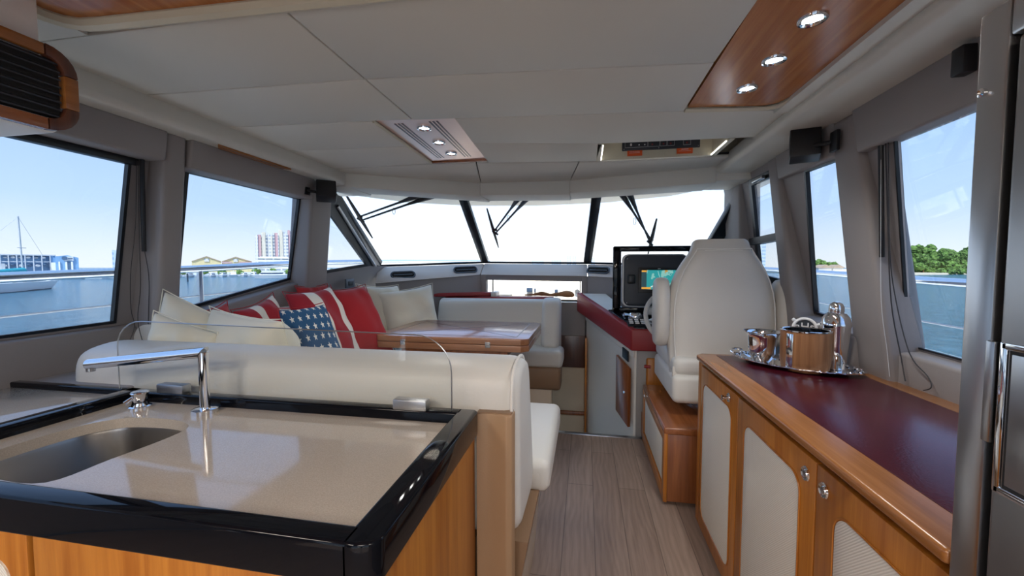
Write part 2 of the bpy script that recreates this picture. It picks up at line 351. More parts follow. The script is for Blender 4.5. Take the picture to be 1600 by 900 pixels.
    def text(s, txt, size, mat, mi=0, ex=.0008, align='CENTER'):
        cu = bpy.data.curves.new('t', 'FONT'); cu.body = txt; cu.size = size; cu.extrude = ex; cu.align_x = align; cu.align_y = 'CENTER'
        o = bpy.data.objects.new('t', cu); sc.collection.objects.link(o)
        me = bpy.data.meshes.new_from_object(o.evaluated_get(bpy.context.evaluated_depsgraph_get()))
        bpy.data.objects.remove(o); t = bmesh.new(); t.from_mesh(me); bpy.data.meshes.remove(me)
        bmesh.ops.transform(t, matrix=mat, verts=t.verts[:])
        for f in t.faces: f.material_index = mi
        m2 = bpy.data.meshes.new('t'); t.to_mesh(m2); t.free(); s.bm.from_mesh(m2); bpy.data.meshes.remove(m2); return s
    def build(s, name, mats, parent=None, ang=38, **k):
        if isinstance(mats, str): mats = [mats]
        vs = [v.co for v in s.bm.verts]
        if parent is None:
            mn = Vector([min(v[i] for v in vs) for i in range(3)]); mxx = Vector([max(v[i] for v in vs) for i in range(3)])
            loc = Vector(((mn.x+mxx.x)/2, (mn.y+mxx.y)/2, mn.z)); rel = loc
        else: loc = WL[parent.name]; rel = Vector((0, 0, 0))
        bmesh.ops.translate(s.bm, vec=-loc, verts=s.bm.verts[:])
        me = bpy.data.meshes.new(name); s.bm.to_mesh(me); s.bm.free()
        for q in mats: me.materials.append(M[q])
        try: me.set_sharp_from_angle(angle=R(ang))
        except Exception: pass
        o = bpy.data.objects.new(name, me); sc.collection.objects.link(o); o.location = rel
        if parent: o.parent = parent
        WL[o.name] = loc.copy(); tag(o, **k); return o
def tag(o, label=None, cat=None, group=None, kind=None):
    if label: o['label'] = label
    if cat: o['category'] = cat
    if group: o['group'] = group
    if kind: o['kind'] = kind
def thing(name, loc, label, cat, group=None):
    o = bpy.data.objects.new(name, None); sc.collection.objects.link(o); o.location = loc; o.empty_display_size = .05
    WL[o.name] = Vector(loc); tag(o, label, cat, group); return o
def dup(o, delta=(0, 0, 0), label=None, parent=None):
    c = o.copy(); sc.collection.objects.link(c)
    if parent is None: c.location = o.location+Vector(delta); WL[c.name] = WL.get(o.name, Vector())+Vector(delta)
    else: c.parent = parent; WL[c.name] = WL.get(o.name, Vector())+Vector(delta)
    if label: c['label'] = label
    for ch in list(o.children): dup(ch, delta, None, c)
    return c
def struct(name, mb, mats, parent=None, **k):
    return mb.build(name, mats, parent, kind='structure', **k)

# ------------------------------------------------------------------ structure: shell
struct('floor', MB().box((-2.2, -2.3, -.04), (1.4, 3.18, 0)), 'floor')
struct('trim_1', MB().box((-.26, 3.165, -.03), (.46, 3.21, .006), .003), 'steel')
# stairwell ahead of the floor
sw = MB().box((-.9, 3.21, -.95), (.6, 4.6, -.9)); struct('floor_forward', sw, 'floor')

zc = 2.0
cm = MB()
def cpanel(pts, th=.018, z=zc): cm.prism([(x, y, z) for x, y in pts], (0, 0, th), .006, 2)
g = .002
cpanel([(-1.69, .955), (-.783, .955), (-.783, 1.345), (-1.69, 1.31)])
cpanel([(-.779, .955), (.425, 1.0), (.41, 1.445), (-.779, 1.345)])
cpanel([(-1.69, 1.315), (-.783, 1.35), (-.783, 1.745), (-.962, 1.725), (-1.69, 1.675)])
cpanel([(-.779, 1.35), (.41, 1.45), (.41, 1.86), (-.592, 1.765), (-.779, 1.745)])
cpanel([(-1.69, 1.68), (-.965, 1.735), (-.972, 2.115), (-1.69, 2.07)])
cpanel([(-.588, 1.77), (.41, 1.865), (.80, 1.93), (.85, 1.95), (.85, 2.29), (.09, 2.262), (-.605, 2.125)])
cpanel([(-1.69, 2.075), (-.972, 2.12), (-.978, 2.48), (-1.69, 2.50)])
cpanel([(-.605, 2.13), (.085, 2.265), (.06, 2.62), (-.618, 2.53)])
cpanel([(-1.69, 2.505), (-.70, 2.52), (-.832, 3.14), (-1.69, 2.66)])
cpanel([(-.696, 2.535), (-.05, 2.63), (-.127, 3.17), (-.828, 3.14)])
cpanel([(-.045, 2.64), (.85, 2.66), (.85, 2.9), (-.122, 3.17)])
ce = struct('ceiling', cm, 'ceiling')
struct('ceiling_backing', MB().box((-1.95, -2.3, 2.19), (1.25, 3.3, 2.21)), 'gelcoat')
bk = MB()
for a, b_ in (((-1.7, .94), (.42, 1.74)), ((-1.7, 1.74), (-.98, 2.5)), ((-.58, 1.78), (.42, 2.25)), ((.42, 1.95), (.87, 2.25)), ((-.58, 2.25), (.075, 2.5)), ((-1.7, 2.5), (-.0, 3.2)), ((-.0, 2.66), (.87, 3.1))):
    bk.box((a[0], a[1], 2.02), (b_[0], b_[1], 2.03))
struct('ceiling_lining', bk, 'dark')
# rear part of the ceiling
struct('ceiling_aft', MB().box((-.05, -2.3, 2.0), (.42, .99, 2.02)).box((-1.8, -2.3, 2.0), (-1.42, .95, 2.02)).box((.79, -2.3, 1.99), (.85, 1.93, 2.02)), 'ceiling')
# wood ceiling panels with moulded rims
wp = MB().box((-1.42, -2.3, 2.006), (-.06, .94, 2.02)); struct('trim_2', wp, 'ceiling_wood')
rim = MB()
rim.tube([(-1.42, -2.2, 2.0), (-1.42, .70, 2.0), (-1.42, .80, 2.0), (-1.415, .85, 2.0), (-1.395, .885, 2.0), (-1.36, .905, 2.0), (-1.30, .912, 2.0), (-.07, .955, 2.0)], .020, 8)
struct('trim_3', rim, 'cream_trim')
wp = MB().prism([(.428, -2.3, 2.006), (.79, -2.3, 2.006), (.79, 1.80, 2.006), (.772, 1.85, 2.006), (.73, 1.872, 2.006), (.419, 1.835, 2.006)], (0, 0, .015)); struct('trim_4', wp, 'ceiling_wood')
rim = MB().tube([(.80, -2.2, 2.0), (.80, 1.78, 2.0), (.796, 1.83, 2.0), (.778, 1.868, 2.0), (.745, 1.886, 2.0), (.71, 1.885, 2.0), (.41, 1.848, 2.0)], .010, 8)
struct('trim_5', rim, 'cream_trim')
# soffits
sf = MB().prism([(-1.69, -2.3, 2.04), (-1.68, -2.3, 1.935), (-1.695, -2.3, 1.915), (-1.95, -2.3, 1.905), (-1.95, -2.3, 2.04)], (0, 4.92, 0), .008, 3)
struct('trim_6', sf, 'ceiling')
sf = MB().prism([(.85, -2.3, 2.04), (.845, -2.3, 1.975), (.865, -2.3, 1.955), (1.25, -2.3, 1.94), (1.25, -2.3, 2.04)], (0, 5.22, 0), .008, 3)
struct('trim_7', sf, 'ceiling')
# curved brow over the windscreen (three straight pieces)
bw = MB()
P_ = [(-1.69, 2.62), (-.832, 3.12), (-.127, 3.16), (.85, 2.90)]
for (x0, y0), (x1, y1) in zip(P_, P_[1:]):
    bw.hexa([(x0, y0, 1.905), (x1, y1, 1.893), (x1, y1+.32, 1.90), (x0-.0, y0+.32, 1.91), (x0, y0, 2.03), (x1, y1, 2.03), (x1, y1+.32, 2.03), (x0, y0+.32, 2.03)], .006, 3)
bw.hexa([(-1.95, 2.62, 1.905), (-1.69, 2.62, 1.905), (-1.69, 2.98, 1.905), (-1.95, 2.98, 1.905), (-1.95, 2.62, 2.03), (-1.69, 2.62, 2.03), (-1.69, 2.98, 2.03), (-1.95, 2.98, 2.03)], .006)
bw.hexa([(.85, 2.90, 1.905), (1.25, 2.86, 1.91), (1.25, 3.30, 1.91), (.85, 3.22, 1.905), (.85, 2.90, 2.03), (1.25, 2.86, 2.03), (1.25, 3.30, 2.03), (.85, 3.22, 2.03)], .004)
struct('trim_8', bw, 'ceiling')
# roof and visor outside
rf = MB().box((-2.05, -3.2, 2.22), (1.35, 3.4, 2.30), .02)
def ring(y): return y
vis = [(-2.15, 2.7), (-2.02, 3.35), (-1.75, 3.75), (-1.2, 4.08), (-.5, 4.2), (.2, 4.12), (.75, 3.85), (1.08, 3.4), (1.2, 2.7)]
for (x0, y0), (x1, y1) in zip(vis, vis[1:]):
    cx = -.45
    i0, i1 = (cx+(x0-cx)*.93, min(y0, 3.2)-.3), (cx+(x1-cx)*.93, min(y1, 3.2)-.3)
    rf.hexa([(i0[0], i0[1], 2.045), (i1[0], i1[1], 2.045), (x1, y1, 1.975), (x0, y0, 1.975), (i0[0], i0[1], 2.26), (i1[0], i1[1], 2.26), (x1, y1, 2.01), (x0, y0, 2.01)])
struct('ceiling_roof', rf, 'cream_gel')

# side walls -------------------------------------------------------
def xl(z): return -1.88-(1.8-z)*.2
def xr(z): return 1.08+(1.8-z)*.2
def wallquad(mb, fx, sgn, pts, th=.02):
    mb.prism([(fx(z), y, z) for y, z in pts], (sgn*th, 0, 0))
L1 = [(-.6, 1.80), (1.39, 1.80), (1.40, 1.086), (-.6, 1.05)]
L2 = [(1.62, 1.80), (2.407, 1.80), (2.425, 1.247), (1.645, 1.10)]
LT = [(2.70, 1.78), (3.42, 1.345), (2.70, 1.275)]
wl = MB()
wallquad(wl, xl, -1, [(-2.3, 1.80), (2.62, 1.80), (2.66, 2.22), (-2.3, 2.22)])
wallquad(wl, xl, -1, [(-2.3, 0.0), (-.6, 0.0), (-.6, 1.8), (-2.3, 1.8)])
wallquad(wl, xl, -1, [(-.6, 0), (1.40, 0), (1.40, 1.086), (-.6, 1.05)])
wallquad(wl, xl, -1, [(1.40, 0), (1.645, 0), (1.645, 1.10), (1.62, 1.8), (1.39, 1.8), (1.40, 1.086)])
wallquad(wl, xl, -1, [(1.645, 0), (2.425, 0), (2.425, 1.247), (1.645, 1.10)])
wallquad(wl, xl, -1, [(2.425, -.9), (2.70, -.9), (2.70, 1.8), (2.407, 1.8), (2.425, 1.247)])
wallquad(wl, xl, -1, [(2.70, -.9), (3.75, -.9), (3.75, 1.345), (3.42, 1.345), (2.70, 1.275)])
struct('wall_left', wl, 'grey_leather')
wf = MB(); wallquad(wf, xl, -1, [(2.66, 1.83), (2.70, 1.78), (3.42, 1.345), (3.53, 1.345), (2.84, 1.86), (2.66, 1.95)]); struct('trim_31', wf, 'frame_black')
R1 = [(-.6, 1.80), (1.393, 1.80), (1.585, 1.02), (-.6, 1.02)]       # hidden part runs behind the fridge
R1 = [(.2, 1.80), (1.678, 1.80), (1.796, 1.025), (.2, .99)]
R2 = [(1.95, 1.81), (2.267, 1.82), (2.426, 1.08), (1.95, 1.05)]
R3 = [(2.50, 1.90), (2.924, 1.906), (3.06, 1.25), (2.56, 1.20)]
wr = MB()
wallquad(wr, xr, 1, [(-2.3, 1.80), (1.95, 1.80), (2.5, 1.90), (3.4, 1.9), (3.4, 2.22), (-2.3, 2.22)])
wallquad(wr, xr, 1, [(-2.3, 0), (.2, 0), (.2, 1.8), (-2.3, 1.8)])
wallquad(wr, xr, 1, [(.2, 0), (1.796, 0), (1.796, 1.025), (.2, .99)])
wallquad(wr, xr, 1, [(1.796, 0), (1.95, 0), (1.95, 1.8), (1.678, 1.8), (1.796, 1.025)])
wallquad(wr, xr, 1, [(1.95, 0), (2.426, 0), (2.426, 1.08), (1.95, 1.05)])
wallquad(wr, xr, 1, [(2.426, 0), (2.56, 0), (2.56, 1.2), (2.50, 1.9), (2.267, 1.82), (2.426, 1.08)])
wallquad(wr, xr, 1, [(2.56, 0), (3.06, 0), (3.06, 1.25), (2.56, 1.2)])
wallquad(wr, xr, 1, [(3.06, -.9), (3.75, -.9), (3.75, 1.345), (3.4, 1.9), (2.924, 1.906), (3.06, 1.25)])
struct('wall_right', wr, 'grey_leather')
# aft wall with a wide glazed doorway behind the camera
aw = MB().box((-2.1, -2.36, 0), (-1.35, -2.3, 2.22)).box((.75, -2.36, 0), (1.3, -2.3, 2.22)).box((-1.35, -2.36, 1.92), (.75, -2.3, 2.22))
struct('wall_aft', aw, 'dark_wood')
dr = MB().box((-1.35, -2.35, 0), (-1.30, -2.31, 1.92)).box((.70, -2.35, 0), (.75, -2.31, 1.92)).box((-.33, -2.35, 0), (-.27, -2.31, 1.92)).box((-1.35, -2.35, 1.87), (.75, -2.31, 1.92)).box((-1.35, -2.35, 0), (.75, -2.31, .06))
d1 = struct('door_1', dr, 'steel')
MB().box((-1.30, -2.335, .06), (.70, -2.329, 1.87)).build('pane', 'pane', d1)

# window frames and panes
def window(name, fx, quad, sgn, fw=.012, gl='tint', th=.020):
    mb = MB(); k = len(quad)
    cy = sum(p[0] for p in quad)/k; cz = sum(p[1] for p in quad)/k
    inn = []
    for i in range(k):
        p0, p1, p2 = [Vector(quad[j % k]) for j in (i-1, i, i+1)]
        d1_ = (p1-p0).normalized(); d2_ = (p2-p1).normalized()
        n1 = Vector((-d1_.y, d1_.x)); n2 = Vector((-d2_.y, d2_.x)); c = Vector((cy, cz))
        if n1.dot(c-p1) < 0: n1 = -n1
        if n2.dot(c-p1) < 0: n2 = -n2
        bi = (n1+n2).normalized(); inn.append(p1+bi*fw/max(.3, bi.dot(n1)))
    for i in range(k):
        j = (i+1) % k; q = [quad[i], quad[j], inn[j], inn[i]]
        mb.prism([(fx(p[1])-sgn*.004, p[0], p[1]) for p in q], (sgn*th, 0, 0))
    f = struct(name, mb, 'frame_black')
    MB().prism([(fx(p[1])+sgn*.012, p[0], p[1]) for p in inn], (sgn*.005, 0, 0)).build('pane', gl, f)
    return f
window('window_1', xl, L1, -1); window('window_2', xl, L2, -1, .016); window('window_3', xl, LT, -1, .025)
window('window_4', xr, R1, 1, .007, th=.010); window('window_5', xr, R2, 1, .014)
f = window('window_6', xr, R3, 1, .04)
MB().prism([(xr(1.50)-.02, 2.5, 1.495), (xr(1.50)-.02, 3.05, 1.485), (xr(1.52)-.02, 3.05, 1.53), (xr(1.52)-.02, 2.5, 1.54)], (.05, 0, 0)).build('frame_bar', 'frame_black', f)
MB().box((xr(1.88)-.035, 2.66, 1.862), (xr(1.88)-.01, 2.80, 1.885), .004).build('latch', 'steel', f)

# windscreen: mullions and panes
BL, BC, BD, BR_ = (-2.06, 3.70, 1.345), (-1.125, 4.40, 1.388), (.02, 4.40, 1.378), (.985, 3.70, 1.345)
TL, TC, TD, TR = (-2.105, 3.02, 1.96), (-1.135, 3.56, 2.01), (.095, 3.56, 1.99), (1.145, 3.02, 1.96)
def lerp(a, b_, t): return Vector(a)*(1-t)+Vector(b_)*t
def mull(a, b_, wdt, dep=.05):
    a = Vector(a); b_ = Vector(b_); d = (b_-a).normalized(); sx_ = Vector((wdt/2, 0, 0)); nn = d.cross(Vector((1, 0, 0))).normalized()*dep
    return [a-sx_, a+sx_, a+sx_+nn, a-sx_+nn, b_-sx_, b_+sx_, b_+sx_+nn, b_-sx_+nn]
ws = MB(); ws.hexa(mull(BC, TC, .085), .008); ws.hexa(mull(BD, TD, .085), .008)
ws.hexa(mull(BL, TL, .10, .06), .008); ws.hexa(mull(BR_, TR, .10, .06), .008)
for a, b_ in ((BL, BC), (BC, BD), (BD, BR_)): ws.tube([a, b_], .012, 8)
wsf = struct('window_7', ws, 'frame_black')
for a, b_, c, d in ((BL, BC, TC, TL), (BC, BD, TD, TC), (BD, BR_, TR, TD)):
    MB().prism([a, b_, c, d], (0, .006, .003)).build('pane', 'pane', wsf)
# grey sealing strips beside the front posts
ss = MB().tube([(-1.965, 3.49, 1.35), (-1.875, 2.80, 1.80)], .014, 8).tube([(1.05, 3.62, 1.345), (1.12, 3.05, 1.86)], .014, 8)
struct('trim_9', ss, 'steel')

# padded dash under the windscreen: sloping top band and lower face
def xsec(p, dy, dz, dx=0): return (p[0]+dx, p[1]+dy, p[2]+dz)
TP = [(-2.03, 3.66, 1.335), (-1.125, 4.375, 1.375), (.02, 4.375, 1.365), (1.15, 3.70, 1.335)]
LP = [(-1.93, 3.42, 1.18), (-1.125, 4.20, 1.250), (.02, 4.20, 1.238), (1.05, 3.62, 1.20)]
FP = [(-1.95, 3.48, -.9), (-1.125, 4.22, -.9), (.02, 4.22, -.9), (1.05, 3.48, -.9)]
for i, nm in enumerate(('trim_10', 'trim_11', 'trim_12')):
    a, b_, c, d = Vector(TP[i]), Vector(TP[i+1]), Vector(LP[i+1]), Vector(LP[i])
    gp = (b_-a).normalized()*.002; a += gp; d += gp; b_ -= gp; c -= gp
    mb = MB().hexa([a, b_, b_+Vector((0, .10, -.02)), a+Vector((0, .10, -.02)), d, c, c+Vector((0, .2, 0)), d+Vector((0, .2, 0))], .012, 3)
    struct(nm, mb, 'dash_leather')
fw_ = MB()
def fpan(p0, p1, z0a, z1a, z0b=None, z1b=None, th=.08):
    z0b = z0a if z0b is None else z0b; z1b = z1a if z1b is None else z1b
    fw_.hexa([(p0[0], p0[1], z0a), (p1[0], p1[1], z0b), (p1[0], p1[1]+th, z0b), (p0[0], p0[1]+th, z0a), (p0[0], p0[1], z1a), (p1[0], p1[1], z1b), (p1[0], p1[1]+th, z1b), (p0[0], p0[1]+th, z1a)], .004)
fpan((-1.95, 3.48), (-1.125, 4.22), -.9, 1.20, -.9, 1.25)
fpan((.02, 4.22), (1.05, 3.66), -.9, 1.238, -.9, 1.20)
# centre section leaves the low window open
fpan((-1.125, 4.22), (-1.06, 4.22), -.9, 1.25)
fpan((-.04, 4.22), (.02, 4.22), -.9, 1.24)
fpan((-1.06, 4.22), (-.04, 4.22), 1.195, 1.25, 1.185, 1.24)
fpan((-1.06, 4.22), (-.04, 4.22), .63, .965)
struct('wall_front', fw_, 'grey_leather')
fl = MB().box((-1.06, 4.32, .965), (-.04, 4.335, .985)).box((-1.015, 4.315, .985), (-1.005, 4.335, 1.2)).box((-.06, 4.315, .985), (-.052, 4.335, 1.19))
w8 = struct('window_8', fl, 'frame_black')
MB().box((-1.06, 4.325, .985), (-.04, 4.33, 1.19)).build('pane', 'pane', w8)
struct('trim_13', MB().box((-1.06, 4.2, .955), (-.04, 4.32, .968), .003), 'steel')

# pillars (leather wrapped) and valances
def pillar(pts_in, fx, sgn, nm, dep=.24):
    # pts_in: (y0top,y1top,y0bot,y1bot,ztop,zbot,xface_top,xface_bot)
    y0, y1, y2, y3, zt, zb, xt, xb = pts_in
    mb = MB().hexa([(xb, y2, zb), (xb, y3, zb), (xb+sgn*dep, y3+.0, zb), (xb+sgn*dep, y2, zb), (xt, y0, zt), (xt, y1, zt), (xt+sgn*dep, y1, zt), (xt+sgn*dep, y0, zt)], .022, 4)
    return struct(nm, mb, 'grey_leather')
pillar((1.46, 1.555, 1.46, 1.57, 1.925, .62, -1.78, -1.93), xl, -1, 'trim_14', .16)
pillar((2.40, 2.62, 2.44, 2.66, 1.92, .62, -1.78, -1.93), xl, -1, 'trim_15', .16)
pillar((1.84, 2.0, 1.72, 1.93, 1.95, .86, 1.04, 1.14), xr, 1, 'trim_16', .14)
pillar((2.50, 2.62, 2.40, 2.54, 1.96, .86, 1.04, 1.14), xr, 1, 'trim_17', .14)
pillar((3.04, 3.35, 3.12, 3.40, 1.96, .86, 1.04, 1.10), xr, 1, 'trim_18', .14)
va = MB().hexa([(-1.785, -2.2, 1.79), (-1.785, 1.455, 1.79), (-1.90, 1.455, 1.79), (-1.90, -2.2, 1.79), (-1.765, -2.2, 1.915), (-1.765, 1.455, 1.915), (-1.90, 1.455, 1.915), (-1.90, -2.2, 1.915)], .010, 3)
struct('trim_19', va, 'grey_leather')
va = MB().hexa([(-1.785, 1.56, 1.785), (-1.785, 2.40, 1.785), (-1.90, 2.40, 1.785), (-1.90, 1.56, 1.785), (-1.765, 1.56, 1.915), (-1.765, 2.40, 1.915), (-1.90, 2.40, 1.915), (-1.90, 1.56, 1.915)], .010, 3)
struct('trim_20', va, 'grey_leather')
va = MB().hexa([(1.045, -.2, 1.78), (1.045, 1.82, 1.78), (1.12, 1.82, 1.78), (1.12, -.2, 1.78), (1.03, -.2, 1.955), (1.03, 1.84, 1.955), (1.12, 1.84, 1.955), (1.12, -.2, 1.955)], .010, 3)
struct('trim_21', va, 'grey_leather')
va = MB().hexa([(1.045, 1.97, 1.807), (1.045, 2.48, 1.818), (1.12, 2.48, 1.818), (1.12, 1.97, 1.807), (1.035, 1.97, 1.955), (1.035, 2.50, 1.955), (1.12, 2.50, 1.955), (1.12, 1.97, 1.955)], .010, 3)
struct('trim_22', va, 'grey_leather')
# padded sills under the side windows
sl = MB().hexa([(-1.97, -2.2, .90), (-1.97, 1.46, .90), (-2.08, 1.46, .90), (-2.08, -2.2, .90), (-1.99, -2.2, 1.045), (-1.99, 1.46, 1.072), (-2.06, 1.46, 1.08), (-2.06, -2.2, 1.05)], .012, 3)
struct('trim_23', sl, 'grey_leather')
sl = MB().hexa([(-1.93, 1.58, .90), (-1.93, 2.43, .90), (-2.05, 2.43, .90), (-2.05, 1.58, .90), (-1.93, 1.58, 1.075), (-1.93, 2.43, 1.225), (-2.03, 2.43, 1.24), (-2.03, 1.58, 1.09)], .015, 3)
struct('trim_24', sl, 'grey_leather')
sl = MB().hexa([(1.16, .2, .88), (1.16, 1.76, .88), (1.28, 1.76, .88), (1.28, .2, .88), (1.17, .2, .985), (1.17, 1.77, 1.01), (1.28, 1.77, 1.02), (1.28, .2, .99)], .012, 3)
struct('trim_25', sl, 'grey_leather')
sl = MB().hexa([(1.10, 1.9, .88), (1.10, 2.42, .88), (1.28, 2.42, .88), (1.28, 1.9, .88), (1.12, 1.9, 1.045), (1.12, 2.42, 1.07), (1.28, 2.42, 1.075), (1.28, 1.9, 1.05)], .02, 3)
struct('trim_26', sl, 'grey_leather')
# padded shelf between the galley and the window
struct('trim_27', MB().box((-2.06, 1.07, .86), (-1.535, 1.46, .922), .008, 3), 'grey_leather')
# black headrail above the nearest port window
struct('trim_28', MB().box((-1.905, -.3, 1.762), (-1.872, 1.415, 1.792), .004), 'frame_black')
# slatted air vent strip in the port soffit
struct('trim_29', MB().prism([(-1.715, 1.64, 1.904), (-1.715, 2.12, 1.904), (-1.755, 2.08, 1.904), (-1.755, 1.68, 1.904)], (0, 0, .012)), 'cherry_y')

# ------------------------------------------------------------------ ceiling lights
def downlight(name, c, label, group, r=.037, power=1.6):
    t = thing(name, c, label, 'ceiling light', group)
    MB().lathe([(r*.62, .002), (r*.66, -.003), (r*.8, -.006), (r*.95, -.005), (r, .0), (r, .004), (r*.62, .004)], c, 32, cap=False).build('rim', 'chrome', t)
    MB().lathe([(.001, -.001), (r*.62, .001), (r*.62, .004), (.001, .004)], c, 24, cap=False).build('lens', 'lamp', t)
    ld = bpy.data.lights.new('bulb', 'SPOT'); ld.energy = power; ld.spot_size = R(120); ld.spot_blend = .8; ld.shadow_soft_size = .03; ld.color = (1, .97, .92)
    lo = bpy.data.objects.new('bulb', ld); sc.collection.objects.link(lo); lo.parent = t; lo.location = (0, 0, -.012)
    return t
d0 = downlight('recessed_downlight', (.600, 1.251, 2.004), 'chrome-rimmed downlight in the right wood ceiling panel, nearest and largest', 'downlights in the right ceiling panel', power=10)
dup(d0, (-.003, .219, 0), 'chrome-rimmed downlight in the right wood ceiling panel, middle of three')
dup(d0, (-.008, .427, 0), 'chrome-rimmed downlight in the right wood ceiling panel, farthest and smallest')
# central light panel
lp = thing('light_panel', (-.79, 2.1, 2.0), 'pinkish lacquered ceiling panel with dark slots around three lights', 'ceiling panel')
MB().prism([(-.960, 1.73, 2.010), (-.594, 1.765, 2.010), (-.614, 2.50, 2.010), (-.976, 2.46, 2.010)], (0, 0, .01)).build('panel', 'pinkpanel', lp)
MB().tube([(-.966, 1.73, 2.002), (-.982, 2.47, 2.002)], .008, 8).build('rim', 'cream_trim', lp, label='cream side rim')
MB().box((-.98, 2.475, 2.0), (-.62, 2.50, 2.014), .003).build('end_trim', 'mahogany', lp)
for x in (-.895, -.877, -.859, -.722, -.704, -.686):
    MB().prism([(x-.0045, 1.80, 2.0085), (x+.0045, 1.80, 2.0085), (x-.0045-.004, 2.40, 2.0085), (x-.0135-.001, 2.40, 2.0085)], (0, 0, .003)).build('slot', 'dark_wood', lp)
d1_ = downlight('ceiling_downlight', (-.780, 1.877, 2.008), 'small round light in the slotted ceiling panel, nearest of three', 'lights in the slotted ceiling panel', r=.036, power=6)
dup(d1_, (-.009, .225, 0), 'small round light in the slotted ceiling panel, middle of three')
dup(d1_, (-.013, .438, 0), 'small round light in the slotted ceiling panel, farthest of three')
# overhead switch recess
rc = MB().box((.085, 2.60, 2.0), (.75, 2.63, 2.18)).box((.06, 2.26, 2.0), (.085, 2.62, 2.18)).box((.735, 2.29, 2.0), (.76, 2.62, 2.18)).box((.06, 2.26, 2.17), (.76, 2.62, 2.185))
struct('ceiling_recess', rc, 'cream_trim')
struct('trim_30', MB().box((.086, 2.30, 1.999), (.092, 2.60, 2.006)).box((.728, 2.34, 2.0), (.733, 2.60, 2.006)), 'strip')
def place(c, ux, uy):   # matrix taking XY text plane to world
    ux = Vector(ux).normalized(); uy = Vector(uy).normalized(); uz = ux.cross(uy)
    mm = Matrix((ux, uy, uz)).transposed().to_4x4(); mm.translation = Vector(c); return mm
sp_ = thing('switch_panel', (.42, 2.59, 2.09), 'dark blue overhead switch panel with small white symbols in the ceiling recess', 'switch panel')
MB().box((.215, 2.588, 2.0480), (.665, 2.60, 2.1310), .003).build('plate', 'navy', sp_)
for x0, x1 in ((.232, .365), (.368, .435), (.438, .476), (.48, .52), (.57, .612)):
    ln = MB()
    for q in ((x0, x1, 2.0650, 2.0662), (x0, x0+.001, 2.0650, 2.1060), (x1-.001, x1, 2.0650, 2.1060)): ln.box((q[0], 2.5865, q[2]), (q[1], 2.5885, q[3]))
    ln.build('outline', 'letter', sp_)
kb = MB().box((.262, 2.578, 2.0740), (.272, 2.588, 2.0880), .002).build('toggle', 'white', sp_)
for x in (.315, .348): MB().lathe([(.001, 0), (.004, 0), (.004, .003), (.001, .003)], (0, 0, 0), 12, mat=place((x, 2.588, 2.0790), (1, 0, 0), (0, 0, 1))).build('symbol', 'letter', sp_)
for x in (.392, .457, .498, .59): MB().box((x-.004, 2.585, 2.0740), (x+.004, 2.589, 2.0820)).build('indicator', 'red_leather', sp_)
for x in (.226, .43, .655): MB().lathe([(.001, 0), (.003, 0), (.003, .003), (.001, .003)], (0, 0, 0), 10, mat=place((x, 2.588, 2.0560), (1, 0, 0), (0, 0, 1))).build('screw', 'steel', sp_)
st = MB().box((.247, 2.590, 2.0160), (.335, 2.598, 2.0470)); st.box((.258, 2.589, 2.0390), (.32, 2.5905, 2.0405), mi=1); st.box((.258, 2.589, 2.0320), (.32, 2.5905, 2.0330), mi=1)
st.build('warning_sticker', ['orange', 'letter'], label='dull orange warning sticker below the left end of the switch panel', cat='sticker', group='warning stickers')
st = MB().box((.535, 2.590, 2.0160), (.625, 2.598, 2.0470)); st.box((.56, 2.589, 2.0390), (.60, 2.5905, 2.0420), mi=1); st.box((.545, 2.589, 2.0300), (.615, 2.5905, 2.0310), mi=1)
st.build('warning_sticker', ['orange', 'letter'], label='bright orange warning sticker below the right end of the switch panel', cat='sticker', group='warning stickers')

# overhead ventilation cabinet at upper left
oc = thing('overhead_cabinet', (-1.5, .2, 1.66), 'white overhead cabinet with wood-framed dark louvred grille at upper left', 'overhead cabinet')
MB().box((-1.76, -1.6, 1.87), (-1.325, .79, 1.998), .012).build('upper_panel', 'gelcoat', oc)
MB().box((-1.76, -1.6, 1.668), (-1.31, .815, 1.872), .02, 3).build('body', 'gelcoat', oc)
X0, X1 = -1.315, -1.292
def fr(pts): return MB().prism([(X0, y, z) for y, z in pts], (X1-X0, 0, 0), .002)
fr([(-1.6, 1.846), (.775, 1.846), (.775, 1.872), (-1.6, 1.872)]).build('frame_rail', 'cherry_y', oc)
fr([(-1.6, 1.668), (.775, 1.668), (.775, 1.695), (-1.6, 1.695)]).build('frame_rail', 'mahogany_y', oc)
def corner(yc, zc_, a0, sgn):
    o_, i_ = [], []
    for k in range(7):
        a = a0+k*math.pi/12; o_.append((yc+.062*math.cos(a), zc_+.062*math.sin(a))); i_.append((yc+.034*math.cos(a), zc_+.034*math.sin(a)))
    return fr(o_+i_[::-1])
corner(.777, 1.812, 0, 1).build('frame_corner', 'dark_wood', oc); corner(.777, 1.730, -math.pi/2, 1).build('frame_corner', 'dark_wood', oc)
fr([(.811, 1.731), (.839, 1.731), (.839, 1.811), (.811, 1.811)]).build('frame_stile', 'cherry_y', oc)
MB().box((-1.312, -1.6, 1.70), (-1.309, .809, 1.845)).build('grille_back', 'dark', oc)
for k in range(8):
    z = 1.703+k*.0185
    MB().hexa([(-1.311, -1.6, z+.008), (-1.311, .806, z+.008), (-1.298, .806, z), (-1.298, -1.6, z), (-1.311, -1.6, z+.012), (-1.311, .806, z+.012), (-1.298, .806, z+.004), (-1.298, -1.6, z+.004)]).build('louvre', 'navy', oc)

# ------------------------------------------------------------------ galley
gl = thing('galley_cabinet', (-.9, .8, 0), 'cherry wood galley cabinet in the left foreground with cream door insets', 'cabinet')
MB().box((-1.95, .53, .02), (-.34, 1.07, .67)).build('carcass', 'cherry', gl)
MB().box((-.335, .57, .02), (-.305, 1.075, .893), .003).build('end_panel', 'cherry', gl)
